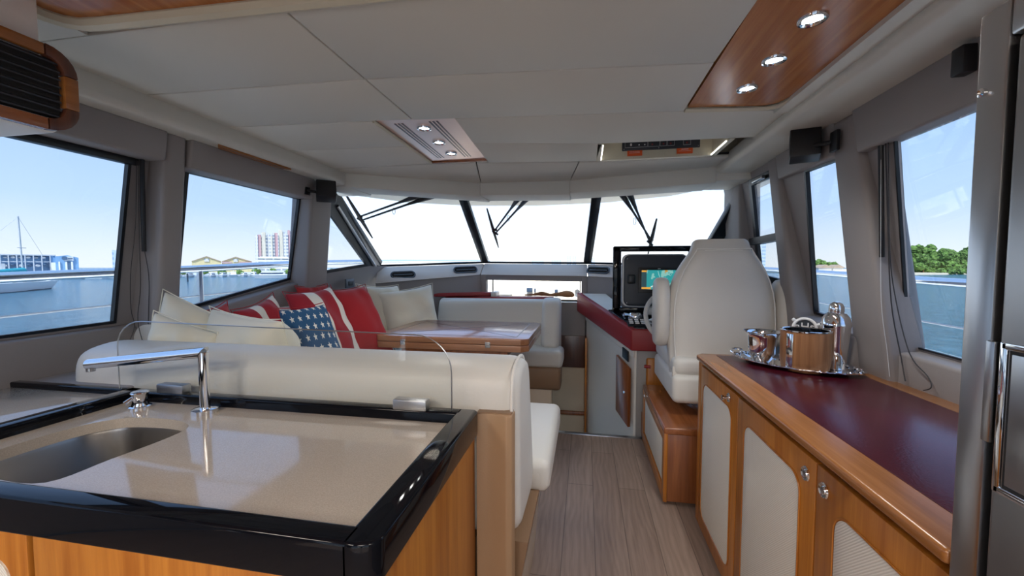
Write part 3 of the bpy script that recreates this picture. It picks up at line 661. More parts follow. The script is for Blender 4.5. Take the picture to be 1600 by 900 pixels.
# rounded corner post
cp = []
for k in range(9):
    a = -math.pi/2+k*math.pi/16; cp.append((-.355+.052*math.cos(a), .572+.052*math.sin(a), .02))
MB().prism([(-.38, .52, .02)]+cp+[(-.38, .60, .02)], (0, 0, .868), .002).build('corner_post', 'cherry', gl)
for x0, x1 in ((-1.95, -1.345), (-1.34, -.955), (-.95, -.385)):
    d = MB().box((x0+.004, .512, .06), (x1-.004, .53, .862), .003).build('door', 'cherry', gl)
def inset(x0, x1, z0, z1, y, rr=.04):
    pts = []
    for cx, cz, a0 in ((x1-rr, z1-rr, 0), (x0+rr, z1-rr, 90), (x0+rr, z0+rr, 180), (x1-rr, z0+rr, 270)):
        for k in range(7):
            a = R(a0+k*15); pts.append((cx+rr*math.cos(a), y, cz+rr*math.sin(a)))
    return pts
gdoors = [o for o in gl.children if o.name.startswith('door')]
for dd_, (x0, x1) in zip(gdoors, ((-1.92, -1.08), (-.875, -.455))): pass
MB().prism(inset(-1.29, -1.00, .12, .812, .509), (0, .004, 0)).build('inset_panel', 'woven', gdoors[1])
MB().prism(inset(-.875, -.455, .12, .795, .509), (0, .004, 0)).build('inset_panel', 'woven', gdoors[2])
MB().prism(inset(-1.90, -1.395, .12, .812, .509), (0, .004, 0)).build('inset_panel', 'woven', gdoors[0])

# worktop with sink cut-out: black fiddle rail round a quartz slab
wt = thing('galley_worktop', (-.9, .8, .86), 'beige quartz galley worktop framed by a glossy black raised edge', 'worktop')
def slab_with_hole(outer, hole, z0, z1):
    bm = bmesh.new()
    def loop(pts, z): return [bm.verts.new((x, y, z)) for x, y in pts]
    for z in (z0, z1):
        a = loop(outer, z); h = loop(hole, z)
        es = [bm.edges.new((a[i], a[(i+1) % len(a)])) for i in range(len(a))]+[bm.edges.new((h[i], h[(i+1) % len(h)])) for i in range(len(h))]
        bmesh.ops.triangle_fill(bm, use_beauty=True, use_dissolve=False, edges=es)
        if z == z0: a0, h0 = a, h
        else: a1, h1 = a, h
    for p, q in ((a0, a1), (h0, h1)):
        for i in range(len(p)): bm.faces.new((p[i], p[(i+1) % len(p)], q[(i+1) % len(p)], q[i]))
    return bm
outer = [(-1.44, .548), (-.345, .548), (-.345, 1.035), (-1.44, 1.035)]
SA = (-1.30, -1.035, .60, .915)   # sink span
def sinkloop(gr=0):
    # skewed rounded rectangle following the diagonal of the counter
    base = [(-1.06, .598), (-1.045, .70), (-1.035, .82), (-1.052, .885), (-1.115, .915), (-1.20, .920), (-1.29, .905), (-1.342, .85), (-1.36, .76), (-1.355, .66), (-1.32, .605), (-1.20, .592)]
    c = Vector((-1.19, .76)); pts = [Vector(p) for p in base]
    pts = [p+(p-c).normalized()*gr for p in pts]; out = []
    N = len(pts)
    for i in range(N):
        p0, p1, p2, p3 = pts[i-1], pts[i], pts[(i+1) % N], pts[(i+2) % N]
        for j in range(5):
            t = j/5; out.append(tuple(.5*((2*p1)+(-p0+p2)*t+(2*p0-5*p1+4*p2-p3)*t*t+(-p0+3*p1-3*p2+p3)*t**3)))
    return out
q = MB(); q.bm.free(); q.bm = slab_with_hole(outer, sinkloop(), .872, .90); bmesh.ops.recalc_face_normals(q.bm, faces=q.bm.faces[:])
q.build('slab', 'quartz', wt, ang=20)
# fiddle rails
def rail(mb, a, b_, wd, z0=.862, z1=.93, bev=.006):
    a = Vector((*a, 0)); b_ = Vector((*b_, 0)); d = (b_-a).normalized(); s_ = Vector((d.y, -d.x, 0))*wd
    mb.prism([(a.x, a.y, z0), (b_.x, b_.y, z0), (b_.x+s_.x, b_.y+s_.y, z0), (a.x+s_.x, a.y+s_.y, z0)], (0, 0, z1-z0), bev, 3)
fd = MB()
rail(fd, (-1.49, 1.070), (-.335, 1.075), .04)           # back
fd.prism([(-.35, 1.075, .862), (-.302, 1.075, .862), (-.292, 1.062, .862), (-.292, .53, .862), (-.302, .515, .862), (-.325, .508, .862), (-.35, .508, .862)], (0, 0, .068), .006, 3)
rail(fd, (-1.95, .550), (-.335, .550), .042)           # front
rail(fd, (-1.488, 1.07), (-1.488, .51), -.052)     # port diagonal
fd.build('fiddle', 'black_gloss', wt, label='glossy black raised edge')
# sink bowl
sk = MB(); rings = []
for gr, z in ((.012, .872), (.008, .86), (.0, .76), (-.015, .71), (-.05, .695)): rings.append([(x, y, z) for x, y in sinkloop(gr)])
t_ = bmesh.new(); rg = [[t_.verts.new(p) for p in r_] for r_ in rings]
for A, B in zip(rg, rg[1:]):
    for k in range(len(A)): t_.faces.new((A[k], A[(k+1) % len(A)], B[(k+1) % len(A)], B[k]))
t_.faces.new(rg[-1]); sk._m(t_)
sk.lathe([(.001, .697), (.03, .697), (.03, .699), (.001, .699)], (-1.17, .76, 0), 20)
sk.build('sink', 'sink_steel', label='stainless steel undermounted sink in the beige worktop', cat='sink')
# second worktop against the hull
w2 = thing('side_worktop', (-1.7, .7, .86), 'pale worktop with thin black edge against the port side, left of the sink', 'worktop')
MB().prism([(-1.49, .553, .872), (-1.49, 1.04, .872), (-2.02, 1.04, .872), (-2.02, .553, .872)], (0, 0, .040), .002).build('slab', 'quartz', w2)
e2 = MB(); rail(e2, (-2.03, 1.068), (-1.492, 1.068), .03, .862, .93, .005); e2.build('edge', 'black_gloss', w2, label='black rear edge')
MB().box((-2.02, .60, .705), (-1.50, 1.04, .868)).build('base', 'cherry', w2)

# tap
tp = thing('mixer_tap', (-1.108, .982, .90), 'chrome angular tap reaching left over the sink', 'tap')
c = (-1.108, .985, .90)
MB().lathe([(.001, 0), (.034, 0), (.034, .012), (.026, .014), (.015, .014), (.001, .014)], c, 32).build('base', 'chrome', tp)
MB().tube([(c[0], c[1], .91), (c[0], c[1], 1.080)], .0130, 20).build('column', 'chrome', tp)
rg_ = []
for q0, shear in ((Vector((c[0], c[1], 1.080)), .9), (Vector((-1.49, .955, 1.035)), 0)):
    dv = Vector((-.392, -.03, -.045)).normalized(); sy = dv.cross(Vector((0, 0, 1))).normalized(); sz_ = sy.cross(dv).normalized()
    rg_.append([q0+sy*.0155*math.cos(2*math.pi*k/24)+sz_*.0155*math.sin(2*math.pi*k/24)-dv*shear*.0155*math.sin(2*math.pi*k/24) for k in range(24)])
spt = MB().loft(rg_).build('spout', 'chrome', tp)
MB().tube([(-1.485, .956, 1.035), (-1.485, .956, 1.013)], .011, 16).build('nozzle', 'steel', spt)
kn = thing('tap_knob', (-1.345, .985, .90), 'short chrome lever knob on the worktop beside the tap', 'tap control')
c = (-1.345, .985, .90)
MB().lathe([(.001, 0), (.028, 0), (.028, .005), (.022, .007), (.018, .02), (.021, .042), (.023, .046), (.021, .049), (.001, .050)], c, 28).build('body', 'chrome', kn)
MB().tube([(c[0]-.005, c[1]-.012, .935), (c[0]-.012, c[1]-.034, .922)], .006, 12).build('lever', 'chrome', kn)

# splash glass
gz = thing('splash_screen', (-.93, 1.06, .925), 'clear glass splash screen with rounded corners clamped behind the worktop', 'glass screen')
pts = [(-1.52, .925), (-1.52, 1.07)]
for k in range(7): a = R(180-15*k); pts.append((-1.42+.10*math.cos(a), 1.07+.085*math.sin(a)))
pts = [(-1.52, .925)]+pts[2:]
for k in range(9): a = R(90-11.25*k); pts.append((-.47+.105*math.cos(a), 1.035+.105*math.sin(a)))
pts.append((-.365, .925))
gp_ = MB().prism([(x, 1.050, z) for x, z in pts], (0, .008, 0)); gp_.build('pane', 'screen_glass', gz)
MB().tube([(x, 1.054, z) for x, z in pts], .0018, 6).build('edge', 'screen_edge' if 'screen_edge' in M else 'steel', gz, label='bright polished glass edge')
for x in (-1.30, -.485):
    c_ = MB().box((x-.05, 1.036, .925), (x+.05, 1.068, .957), .004, 2).build('clamp', 'clamp', gz)

# ------------------------------------------------------------------ sofa
sofa = thing('sofa', (-.9, 2.4, 0), 'white leather U-shaped dinette sofa on a brown base around the table', 'sofa')
def xloft(mb, prof, x0, x1, rnd=.05, top=0.0, n=5):
    cy = sum(p[0] for p in prof)/len(prof); cz_ = sum(p[1] for p in prof)/len(prof); rings = []
    st_ = [(x0+rnd*(1-math.cos(R(90*k/n))), 1-(1-math.sin(R(90*k/n)))*.28) for k in range(n+1)]
    en = [(x1-rnd*(1-math.cos(R(90*k/n))), 1-(1-math.sin(R(90*k/n)))*.28) for k in range(n, -1, -1)]
    for x, s_ in st_+en: rings.append([(x, cy+(y-cy)*s_, cz_+(z-cz_)*(1-(1-s_)*.45)) for y, z in prof])
    mb.loft(rings)
def rnd_prof(pts, r=.05, k=4):
    out = []; N = len(pts)
    for i in range(N):
        p0, p1, p2 = Vector(pts[i-1]), Vector(pts[i]), Vector(pts[(i+1) % N])
        a = p1+(p0-p1).normalized()*min(r, (p0-p1).length*.45); b_ = p1+(p2-p1).normalized()*min(r, (p2-p1).length*.45)
        for j in range(k+1):
            t = j/k; out.append(tuple(a*(1-t)**2+p1*2*t*(1-t)+b_*t*t))
    return out
pf = rnd_prof([(1.125, .52), (1.105, .97), (1.13, 1.03), (1.24, 1.052), (1.34, 1.03), (1.50, .56), (1.48, .50)], .06)
mb = MB(); xloft(mb, pf, -1.83, -.185, .06)
ab = mb.build('backrest', 'white_leather', sofa, ang=60)
pp = MB().tube([(-.205, y, z) for y, z in pf[2:-6]], .005, 6); pp.build('piping', 'piping', ab)
pf2 = rnd_prof([(-2.0+.0, .58), (-1.99, 1.02), (-1.95, 1.075), (-1.87, 1.08), (-1.80, 1.04), (-1.70, .62)], .04)
# outboard backrest runs fore and aft
rings = [[(x, y, z) for x, z in pf2] for y in (1.44, 3.0, 3.45)]
mb = MB().loft(rings); mb.build('backrest', 'white_leather', sofa, ang=60)
pf3 = rnd_prof([(3.62, .55), (3.72, .98), (3.76, 1.02), (3.84, 1.03), (3.90, 1.0), (3.92, .5)], .05)
mb = MB(); xloft(mb, pf3, -1.42, -.36, .02); fb = mb.build('backrest', 'white_leather', sofa, ang=60)
pf3b = rnd_prof([(3.50, .62), (3.64, 1.0), (3.71, 1.04), (3.82, 1.05), (3.92, 1.0), (3.92, .5)], .05)
mb = MB(); xloft(mb, pf3b, -.39, -.225, .05); mb.build('back_bolster', 'white_leather', sofa, ang=60)
# seat cushions
def cush(a, b_, bev=.035): return MB().box(a, b_, bev, 4)
s1 = cush((-1.66, 1.46, .475), (-.125, 2.13, .605)); s1.build('seat_cushion', 'white_leather', sofa)
cush((-1.76, 2.135, .475), (-1.20, 3.36, .605)).build('seat_cushion', 'white_leather', sofa)
cush((-1.62, 3.365, .47), (-.185, 3.66, .62), .04).build('seat_cushion', 'white_leather', sofa)
# brown valance and beige plinth, curved at the aisle
def curve_base(x_, y0, y1, rr, z0, z1, xin=-1.7):
    pts = [(xin, y0, z0)]; 
    pts.append((x_, y0, z0))
    for k in range(9):
        a = R(k*11.25); pts.append((x_-rr+rr*math.cos(a), y1-rr+rr*math.sin(a), z0))
    pts.append((xin, y1, z0)); return MB().prism(pts, (0, 0, z1-z0), .004)
bs = MB(); 
def bring(x_, y1, rr, z):
    pts = [(-1.7, 1.17, z), (x_, 1.17, z)]
    for k in range(9):
        a = R(k*11.25); pts.append((x_-rr+rr*math.cos(a), y1-rr+rr*math.sin(a), z))
    pts.append((-1.7, y1, z)); return pts
bs.loft([bring(-.205, 2.06, .18, .27), bring(-.165, 2.10, .16, .49)]); bs.build('base_band', 'brown_leather', sofa)
bs = MB(); bs.loft([bring(-.225, 2.04, .24, .0), bring(-.205, 2.05, .20, .27)]); bs.build('plinth', 'beige_gloss', sofa)
MB().box((-1.6, 3.36, .28), (-.20, 3.60, .48), .03, 3).build('base_band', 'brown_leather', sofa)
MB().box((-1.6, 3.39, -.85), (-.28, 3.6, .285), .004).build('plinth', 'beige_gloss', sofa)
MB().box((-1.75, 2.12, 0), (-1.30, 3.37, .475)).build('plinth', 'brown_leather', sofa)

# tan leather end post between galley and sofa
ep = []
for k in range(9):
    a = R(-95+k*18); ep.append((-.285+.06*math.cos(a)+.02, 1.145+.06*math.sin(a)-.0, 0))
mb = MB()
prf = [(-.302, 1.078), (-.285, 1.085), (-.262, 1.088), (-.235, 1.082), (-.214, 1.075), (-.200, 1.085), (-.196, 1.115), (-.205, 1.16), (-.302, 1.16)]
mb.prism([(x, y, .0) for x, y in prf], (0, 0, .915), .004)
mb.prism([(-.300, 1.080, .915), (-.262, 1.091, .915), (-.203, 1.088, .915), (-.200, 1.115, .915), (-.205, 1.158, .915), (-.300, 1.158, .915)], (0, 0, .004), mi=1)
mb.build('end_post', ['tan_leather', 'brown_leather'], label='tan leather wrapped post between galley cabinet and sofa back', cat='post')

# ------------------------------------------------------------------ table
tb = thing('dinette_table', (-.87, 2.8, 0), 'folded varnished wood dinette table with inlaid cross lines inside the sofa', 'table')
def oct_(x0, x1, y0, y1, c, z): return [(x0+c, y0, z), (x1-c, y0, z), (x1, y0+c, z), (x1, y1-c, z), (x1-c, y1, z), (x0+c, y1, z), (x0, y1-c, z), (x0, y0+c, z)]
tx0, tx1, ty0, ty1 = -1.39, -.345, 2.42, 3.22
MB().prism(oct_(tx0, tx1, ty0, ty1, .045, .846), (0, 0, .038), .003).build('upper_leaf', 'table_wood', tb)
MB().prism(oct_(tx0, tx1, ty0, ty1, .045, .803), (0, 0, .040), .003).build('lower_leaf', 'table_wood', tb)
MB().box((-1.20, 2.46, .765), (-.48, 3.1, .803), .004).build('under_frame', 'mahogany', tb)
il = MB(); a, b_ = (tx0+.085, ty0+.085), (tx1-.085, ty1-.085)
for p, q_ in (((a[0], a[1]), (b_[0], a[1])), ((b_[0], a[1]), (b_[0], b_[1])), ((b_[0], b_[1]), (a[0], b_[1])), ((a[0], b_[1]), (a[0], a[1])), ((a[0], a[1]), (b_[0], b_[1])), ((b_[0], a[1]), (a[0], b_[1]))):
    p = Vector((*p, .8842)); q_ = Vector((*q_, .8842)); d = (q_-p).normalized(); s_ = Vector((d.y, -d.x, 0))*.0045
    il.prism([p-s_, q_-s_, q_+s_, p+s_], (0, 0, .0006))
il.build('inlay', 'dark_wood', tb)
MB().box((-.895, 2.808, .884), (-.845, 2.828, .8856), .001).build('centre_latch', 'dark_wood', tb)
for x in (-1.17, -.60):
    MB().box((x-.016, 2.414, .828), (x+.016, 2.422, .843), .001).box((x-.016, 2.414, .847), (x+.016, 2.422, .862), .001).tube([(x-.012, 2.412, .845), (x+.012, 2.412, .845)], .005, 8).build('hinge', 'steel', tb)
MB().lathe([(.001, 0), (.20, 0), (.20, .02), (.06, .04), (.05, .08), (.05, .765), (.001, .765)], (-.83, 2.78, 0), 28).build('pedestal', 'steel', tb)

# ------------------------------------------------------------------ pillows
def pillow(name, corners, mat, label, cat='cushion', group=None, T=.09, pinch=.10, n=14, seed=0, wr=.016, pipe=None):
    """corners TL,TR,BR,BL in metres, as seen from the front"""
    TLc, TRc, BRc, BLc = [Vector(c) for c in corners]
    nn = (TRc-TLc).cross(BLc-TLc).normalized()
    cen = (TLc+TRc+BRc+BLc)/4; rnd = random.Random(seed)
    ph = [rnd.uniform(0, 6.28) for _ in range(6)]
    bm = bmesh.new(); uvl = bm.loops.layers.uv.new('UVMap'); V = {}
    for side in (1, -1):
        for i in range(n+1):
            for j in range(n+1):
                u = -1+2*i/n; v = -1+2*j/n
                if side == -1 and (i in (0, n) or j in (0, n)): V[side, i, j] = V[1, i, j]; continue
                uu = u*(1-pinch*(1-abs(v)**2)*abs(u)**3); vv = v*(1-pinch*(1-abs(u)**2)*abs(v)**3)
                s_, t = (uu+1)/2, (1-vv)/2
                p = (TLc*(1-s_)+TRc*s_)*(1-t)+(BLc*(1-s_)+BRc*s_)*t
                bul = ((1-abs(u)**2.6)*(1-abs(v)**2.6))**.55 if abs(u) < 1 and abs(v) < 1 else 0
                wrk = wr*(math.sin(7*u+3*v+ph[0])*.5+math.sin(11*v-5*u+ph[1])*.35+math.sin(5*u*v*3+ph[2])*.5)*bul
                cor = (abs(u)*abs(v))**3
                wrk += wr*.9*math.sin(26*(abs(u)-abs(v))+ph[3])*cor*(1-max(abs(u), abs(v))**8)
                p = p+nn*side*(T*bul+wrk)
                V[side, i, j] = bm.verts.new(p)
    for side in (1, -1):
        for i in range(n):
            for j in range(n):
                idx = [(i, j), (i+1, j), (i+1, j+1), (i, j+1)]
                if side == 1: idx = idx[::-1]
                vs = [V[side, a, b_] for a, b_ in idx]
                try: f = bm.faces.new(vs)
                except ValueError: continue
                f.smooth = True
                for lp_, (a, b_) in zip(f.loops, idx): lp_[uvl].uv = (a/n, b_/n)
    bmesh.ops.recalc_face_normals(bm, faces=bm.faces[:])
    loc = Vector((cen.x, cen.y, min(v.co.z for v in bm.verts))); bmesh.ops.translate(bm, vec=-loc, verts=bm.verts[:])
    me = bpy.data.meshes.new(name); bm.to_mesh(me); bm.free(); me.materials.append(M[mat])
    o = bpy.data.objects.new(name, me); sc.collection.objects.link(o); o.location = loc; WL[o.name] = loc.copy(); tag(o, label, cat, group)
    sm = o.modifiers.new('s', 'SUBSURF'); sm.levels = 1; sm.render_levels = 1
    # seam piping as a part
    def edge_pt(k):
        k = k % (4*n)
        if k < n: a = (k, n)
        elif k < 2*n: a = (n, 2*n-k)
        elif k < 3*n: a = (3*n-k, 0)
        else: a = (0, k-3*n)
        u = -1+2*a[0]/n; v = -1+2*a[1]/n
        uu = u*(1-pinch*(1-abs(v)**2)*abs(u)**3); vv = v*(1-pinch*(1-abs(u)**2)*abs(v)**3); s_, t = (uu+1)/2, (1-vv)/2
        return (TLc*(1-s_)+TRc*s_)*(1-t)+(BLc*(1-s_)+BRc*s_)*t
    MB().tube([edge_pt(k) for k in range(0, 4*n)], .0024, 6, closed=True).build('piping', pipe or mat, o)
    return o
G = 'loose cushions on the sofa'
pillow('throw_pillow', [(-1.84, 1.46, 1.235), (-1.60, 1.62, 1.06), (-1.60, 1.60, .66), (-1.95, 1.46, .93)], 'cream_fabric', 'cream cushion standing on its corner beside the port window post', group=G, seed=1, T=.10, pinch=.05)
pillow('throw_pillow', [(-1.74, 1.34, 1.155), (-1.52, 1.42, 1.06), (-1.44, 1.42, .66), (-1.83, 1.34, .86)], 'cream_fabric', 'cream cushion at the far left, in front of the taller pointed one', group=G, seed=2, T=.075, pinch=.05)
pillow('throw_pillow', [(-1.80, 1.52, 1.125), (-1.80, 1.74, 1.165), (-1.70, 1.74, .72), (-1.70, 1.45, .72)], 'red_fabric2', 'plain red cushion mostly hidden behind two cream cushions under the window', group=G, seed=3, T=.07)
pillow('throw_pillow', [(-1.70, 1.55, 1.155), (-1.245, 1.46, 1.115), (-1.16, 1.55, .70), (-1.66, 1.60, .68)], 'cream_fabric', 'wide cream cushion leaning just left of the blue star cushion', group=G, seed=4, T=.13)
pillow('throw_pillow', [(-1.74, 1.70, 1.12), (-1.76, 2.00, 1.19), (-1.62, 2.06, .72), (-1.60, 1.72, .72)], 'stripeB', 'red and white striped cushion under the window, smaller one left of the star cushion', group=G, seed=5, T=.08)
pillow('throw_pillow', [(-1.46, 1.68, 1.135), (-1.345, 1.88, 1.15), (-1.15, 1.85, .69), (-1.27, 1.60, .68)], 'stars', 'navy blue cushion covered with white stars', group=G, seed=6, T=.085, pipe='red_fabric', pinch=.05)
pillow('throw_pillow', [(-1.74, 2.05, 1.19), (-1.70, 2.44, 1.215), (-1.38, 2.32, .72), (-1.46, 1.98, .70)], 'stripeA', 'large red and white striped cushion between the star cushion and the plain red one', group=G, seed=7, T=.09)
pillow('throw_pillow', [(-1.75, 2.38, 1.19), (-1.585, 2.68, 1.21), (-1.28, 2.55, .74), (-1.50, 2.28, .70)], 'red_fabric', 'large plain red cushion right of the striped one', group=G, seed=8, T=.10)
pillow('throw_pillow', [(-1.90, 2.35, 1.21), (-1.85, 2.62, 1.215), (-1.76, 2.62, .9), (-1.80, 2.35, .9)], 'red_fabric2', 'red cushion showing only its top behind the striped cushion', group=G, seed=9, T=.05)
pillow('throw_pillow', [(-1.83, 2.95, 1.20), (-1.64, 3.32, 1.18), (-1.52, 3.3, .72), (-1.66, 2.95, .72)], 'cream_fabric', 'cream cushion behind the front cream cushion in the far corner', group=G, seed=10, T=.08)
pillow('throw_pillow', [(-1.72, 3.02, 1.13), (-1.37, 3.45, 1.19), (-1.24, 3.35, .72), (-1.56, 2.98, .69)], 'cream_fabric', 'cream cushion with raised right corner, next to the table', group=G, seed=11, T=.10)

# ------------------------------------------------------------------ starboard sideboard
sb_ = thing('sideboard', (.85, 1.4, 0), 'cherry wood sideboard on the right with cream woven door panels', 'sideboard')
MB().box((.59, .70, .04), (1.14, 2.13, .845)).build('carcass', 'cherry', sb_)
MB().box((.60, .70, .845), (1.14, 2.12, .873)).build('shadow_gap', 'black', sb_)  # black strip stands in for the shade under the top
MB().box((.61, .70, 0), (1.1, 2.10, .045)).build('toe_kick', 'black', sb_)
MB().box((.565, 2.085, .05), (.60, 2.13, .862), .004).build('end_stile', 'cherry', sb_)
def door(y0, y1, py0, py1, z0=.05, z1=.848, pz0=.13, pz1=.775):
    d = MB().box((.565, y0+.0015, z0), (.585, y1-.0015, z1), .003).build('door', 'cherry', sb_)
    pts = [(.5625, y, z) for y, _, z in inset(py0, py1, pz0, pz1, 0, .045)]
    MB().prism(pts, (.003, 0, 0), .001).build('inset_panel', 'woven', d)
    r_ = [(.5625, y, z) for y, _, z in inset(py0-.004, py1+.004, pz0-.004, pz1+.004, 0, .049)]
    MB().tube(r_, .0022, 6, closed=True).build('panel_bead', 'cherry', d); return d
D1 = door(1.60, 2.085, 1.66, 2.03); D2 = door(1.085, 1.597, 1.155, 1.525); D3 = door(.70, 1.082, .705, 1.00)
def latch(y, z, d, out=0):
    mb = MB().lathe([(.006, .0), (.017, .0), (.019, .003), (.017, .006), (.013, .004), (.010, .0035), (.009, .006), (.006, .0065), (.001, .0065)], (0, 0, 0), 24, mat=place((.565, y, z), (0, -1, 0), (0, 0, 1)))
    if out: mb.lathe([(.001, .006), (.006, .006), (.005, .018), (.009, .021), (.010, .028), (.001, .030)], (0, 0, 0), 20, mat=place((.565, y, z), (0, -1, 0), (0, 0, 1)))
    return mb.build('latch', 'chrome', d, label='chrome push latch, popped out' if out else None)
latch(1.69, .815, D1, 1); latch(1.125, .80, D2); latch(1.045, .80, D3)
stp = thing('countertop', (.83, 1.4, .873), 'wood-edged sideboard top inlaid with burgundy leather', 'worktop')
MB().prism([(.545, .70, .873), (.545, 2.10, .873), (.575, 2.135, .873), (1.165, 2.135, .873), (1.165, .70, .873)], (0, 0, .026), .008, 3).build('frame', 'cherry_y', stp)
MB().box((.635, .70, .8975), (1.09, 2.09, .9005), .001).build('leather_inlay', 'burgundy', stp, label='burgundy leather inlay')

# tray and bar ware
tr = thing('serving_tray', (.885, 1.93, .9), 'oval silver serving tray with ornate rim on the sideboard', 'tray')
def tray_m(prof, name, mat, wav=0, lab=None):
    ang = R(-41); N = 72; t = bmesh.new(); rg = []
    for r_, z in prof:
        row_ = []
        for k in range(N):
            a = 2*math.pi*k/N; q_ = r_*(1+(wav*math.sin(a*18) if r_ > .9 else 0)); x = .245*q_*math.cos(a); y = .145*q_*math.sin(a)
            row_.append(t.verts.new((.895+x*math.cos(ang)-y*math.sin(ang), 1.925+x*math.sin(ang)+y*math.cos(ang), z)))
        rg.append(row_)
    for A, B in zip(rg, rg[1:]):
        for k in range(N): t.faces.new((A[k], A[(k+1) % N], B[(k+1) % N], B[k]))
    t.faces.new(rg[0][::-1]); mb = MB(); mb._m(t); return mb.build(name, mat, tr, label=lab)
tray_m([(.70, .9015), (.76, .903), (.84, .912), (.96, .918), (1.0, .921), (1.0, .917), (.84, .908), (.76, .9015), (.69, .9006)], 'dish', 'silver', .02)
rimb = MB()
for k in range(64):
    a = 2*math.pi*k/64; ang = R(-41); s_ = .93+.03*math.sin(k*2.4); x = .245*s_*math.cos(a); y = .145*s_*math.sin(a)
    rimb.lathe([(.001, 0), (.005+.002*(k % 3), .002), (.003, .006), (.001, .007)], (.895+x*math.cos(ang)-y*math.sin(ang), 1.925+x*math.sin(ang)+y*math.cos(ang), .916), 6)
rimb.build('relief_border', 'silver', tr)
for sgn in (1,):
    hp = []
    ang = R(-41)
    for k in range(9):
        a = R(-70+k*17.5); x = -(.215+.035*math.cos(a)); y = .055*math.sin(a)
        hp.append((.895+x*math.cos(ang)-y*math.sin(ang), 1.925+x*math.sin(ang)+y*math.cos(ang), .925+.012*math.cos(a)))
    MB().tube(hp, [.004+.002*(k % 2) for k in range(9)], 8).build('handle', 'silver', tr)
ib = thing('ice_bucket', (.905, 1.85, .903), 'round ice bucket clad in brown wood on the silver tray', 'ice bucket')
c = (.905, 1.85, .903)
MB().lathe([(.001, .0), (.075, 0), (.083, .010), (.088, .04), (.088, .164), (.084, .165)], c, 48, cap=False).build('wood_shell', 'bucket_wood', ib)
MB().lathe([(.084, .164), (.0895, .165), (.0895, .169), (.083, .170), (.080, .167), (.078, .06), (.001, .05)], c, 48, cap=False).build('steel_liner', 'chrome', ib, label='shiny steel rim and liner')
MB().hexa([(c[0]-.083, c[1]-.031, .92), (c[0]-.070, c[1]-.056, .92), (c[0]-.074, c[1]-.059, .92), (c[0]-.087, c[1]-.033, .92), (c[0]-.083, c[1]-.031, 1.06), (c[0]-.070, c[1]-.056, 1.06), (c[0]-.074, c[1]-.059, 1.06), (c[0]-.087, c[1]-.033, 1.06)], .002).build('side_strap', 'chrome', ib, label='chrome side strap')
cu_ = MB().lathe([(.001, .0), (.030, .0), (.034, .004), (.040, .012), (.052, .04), (.058, .09), (.060, .115), (.066, .130), (.078, .138), (.078, .1395), (.066, .134), (.057, .12), (.052, .06), (.03, .02), (.001, .015)], (.79, 1.975, .903), 40, cap=False)
cu_.build('silver_cup', 'silver', label='flared silver cup left of the wooden ice bucket', cat='cup')
sh = thing('cocktail_shaker', (1.04, 1.895, .903), 'tall polished cocktail shaker right of the ice bucket', 'shaker')
c = (1.04, 1.895, .903)
MB().lathe([(.001, 0), (.036, 0), (.039, .004), (.046, .10), (.051, .178), (.052, .186), (.001, .186)], c, 40).build('cup', 'silver', sh)
MB().lathe([(.053, .182), (.054, .188), (.051, .197), (.047, .216), (.036, .232), (.028, .238), (.001, .238)], c, 40).build('shoulder', 'silver', sh)
MB().lathe([(.025, .236), (.027, .242), (.026, .262), (.021, .275), (.010, .283), (.001, .284)], c, 32).build('cap', 'silver', sh)
# ship's wheel badge on a stick
wh = thing('ships_wheel_ornament', (.958, 1.96, .905), "white ship's wheel ornament with letters behind the ice bucket", 'ornament')
c = Vector((.966, 1.985, 1.060)); pm = place(c, Vector((.92, -.39, 0)), (0, 0, 1))
cir = []
for k in range(32): a = 2*math.pi*k/32; cir.append(pm @ Vector((.042*math.cos(a), .042*math.sin(a), 0)))
MB().tube(cir, .0065, 8, closed=True).build('rim', 'white', wh)
for k in range(3):
    a = R(20+120*k); MB().tube([pm @ Vector((.044*math.cos(a), .044*math.sin(a), 0)), pm @ Vector((.052*math.cos(a), .052*math.sin(a), 0)), pm @ Vector((.060*math.cos(a), .060*math.sin(a), 0))], [.0045, .0075, .006], 8).build('spoke_handle', 'white', wh)
MB().lathe([(.001, -.003), (.037, -.003), (.037, -.001), (.001, -.001)], (0, 0, 0), 32, mat=pm).build('disc', 'navy', wh)
MB().text('aHs', .046, pm @ Matrix.Translation((0, .006, .002)), ex=.0015).build('lettering', 'white', wh)
MB().tube([pm @ Vector((0, -.04, 0)), (c.x-.005, c.y, .91)], .004, 8).build('stem', 'white', wh)

# ------------------------------------------------------------------ fridge
fg = thing('refrigerator', (.95, .2, 0), 'tall stainless steel refrigerator cropped by the right edge', 'refrigerator')
MB().box((.575, -.35, .02), (1.15, .69, 1.67)).build('body', 'fridge_steel', fg)
MB().box((.548, .655, .02), (.60, .698, 1.685), .004).build('front_frame', 'steel', fg, label='bright steel front frame')
MB().box((.548, -.35, 1.635), (.60, .654, 1.685), .004).build('top_frame', 'steel', fg)
MB().box((.566, .642, .03), (.58, .655, 1.635)).build('door_gap', 'black', fg)
dr_ = MB().box((.544, -.34, .03), (.575, .641, 1.63), .008, 3).build('door', 'fridge_steel', fg)
hf = MB().box((.5405, .40, 1.222), (.546, .632, 1.232), .002).box((.5405, .40, 1.030), (.546, .632, 1.040), .002).box((.5405, .624, 1.030), (.546, .634, 1.232), .002)
hf.build('handle_frame', 'chrome', dr_)
MB().box((.5425, .42, 1.04), (.5445, .622, 1.222)).build('handle_recess', 'black', dr_)
MB().hexa([(.541, .50, 1.045), (.541, .618, 1.045), (.543, .618, 1.045), (.543, .50, 1.045), (.541, .53, 1.218), (.541, .618, 1.218), (.543, .618, 1.218), (.543, .53, 1.218)], .0008).build('handle_flap', 'steel', dr_)
MB().box((.5445, .645, 1.09), (.552, .658, 1.23), .002).build('hinge', 'steel', fg)
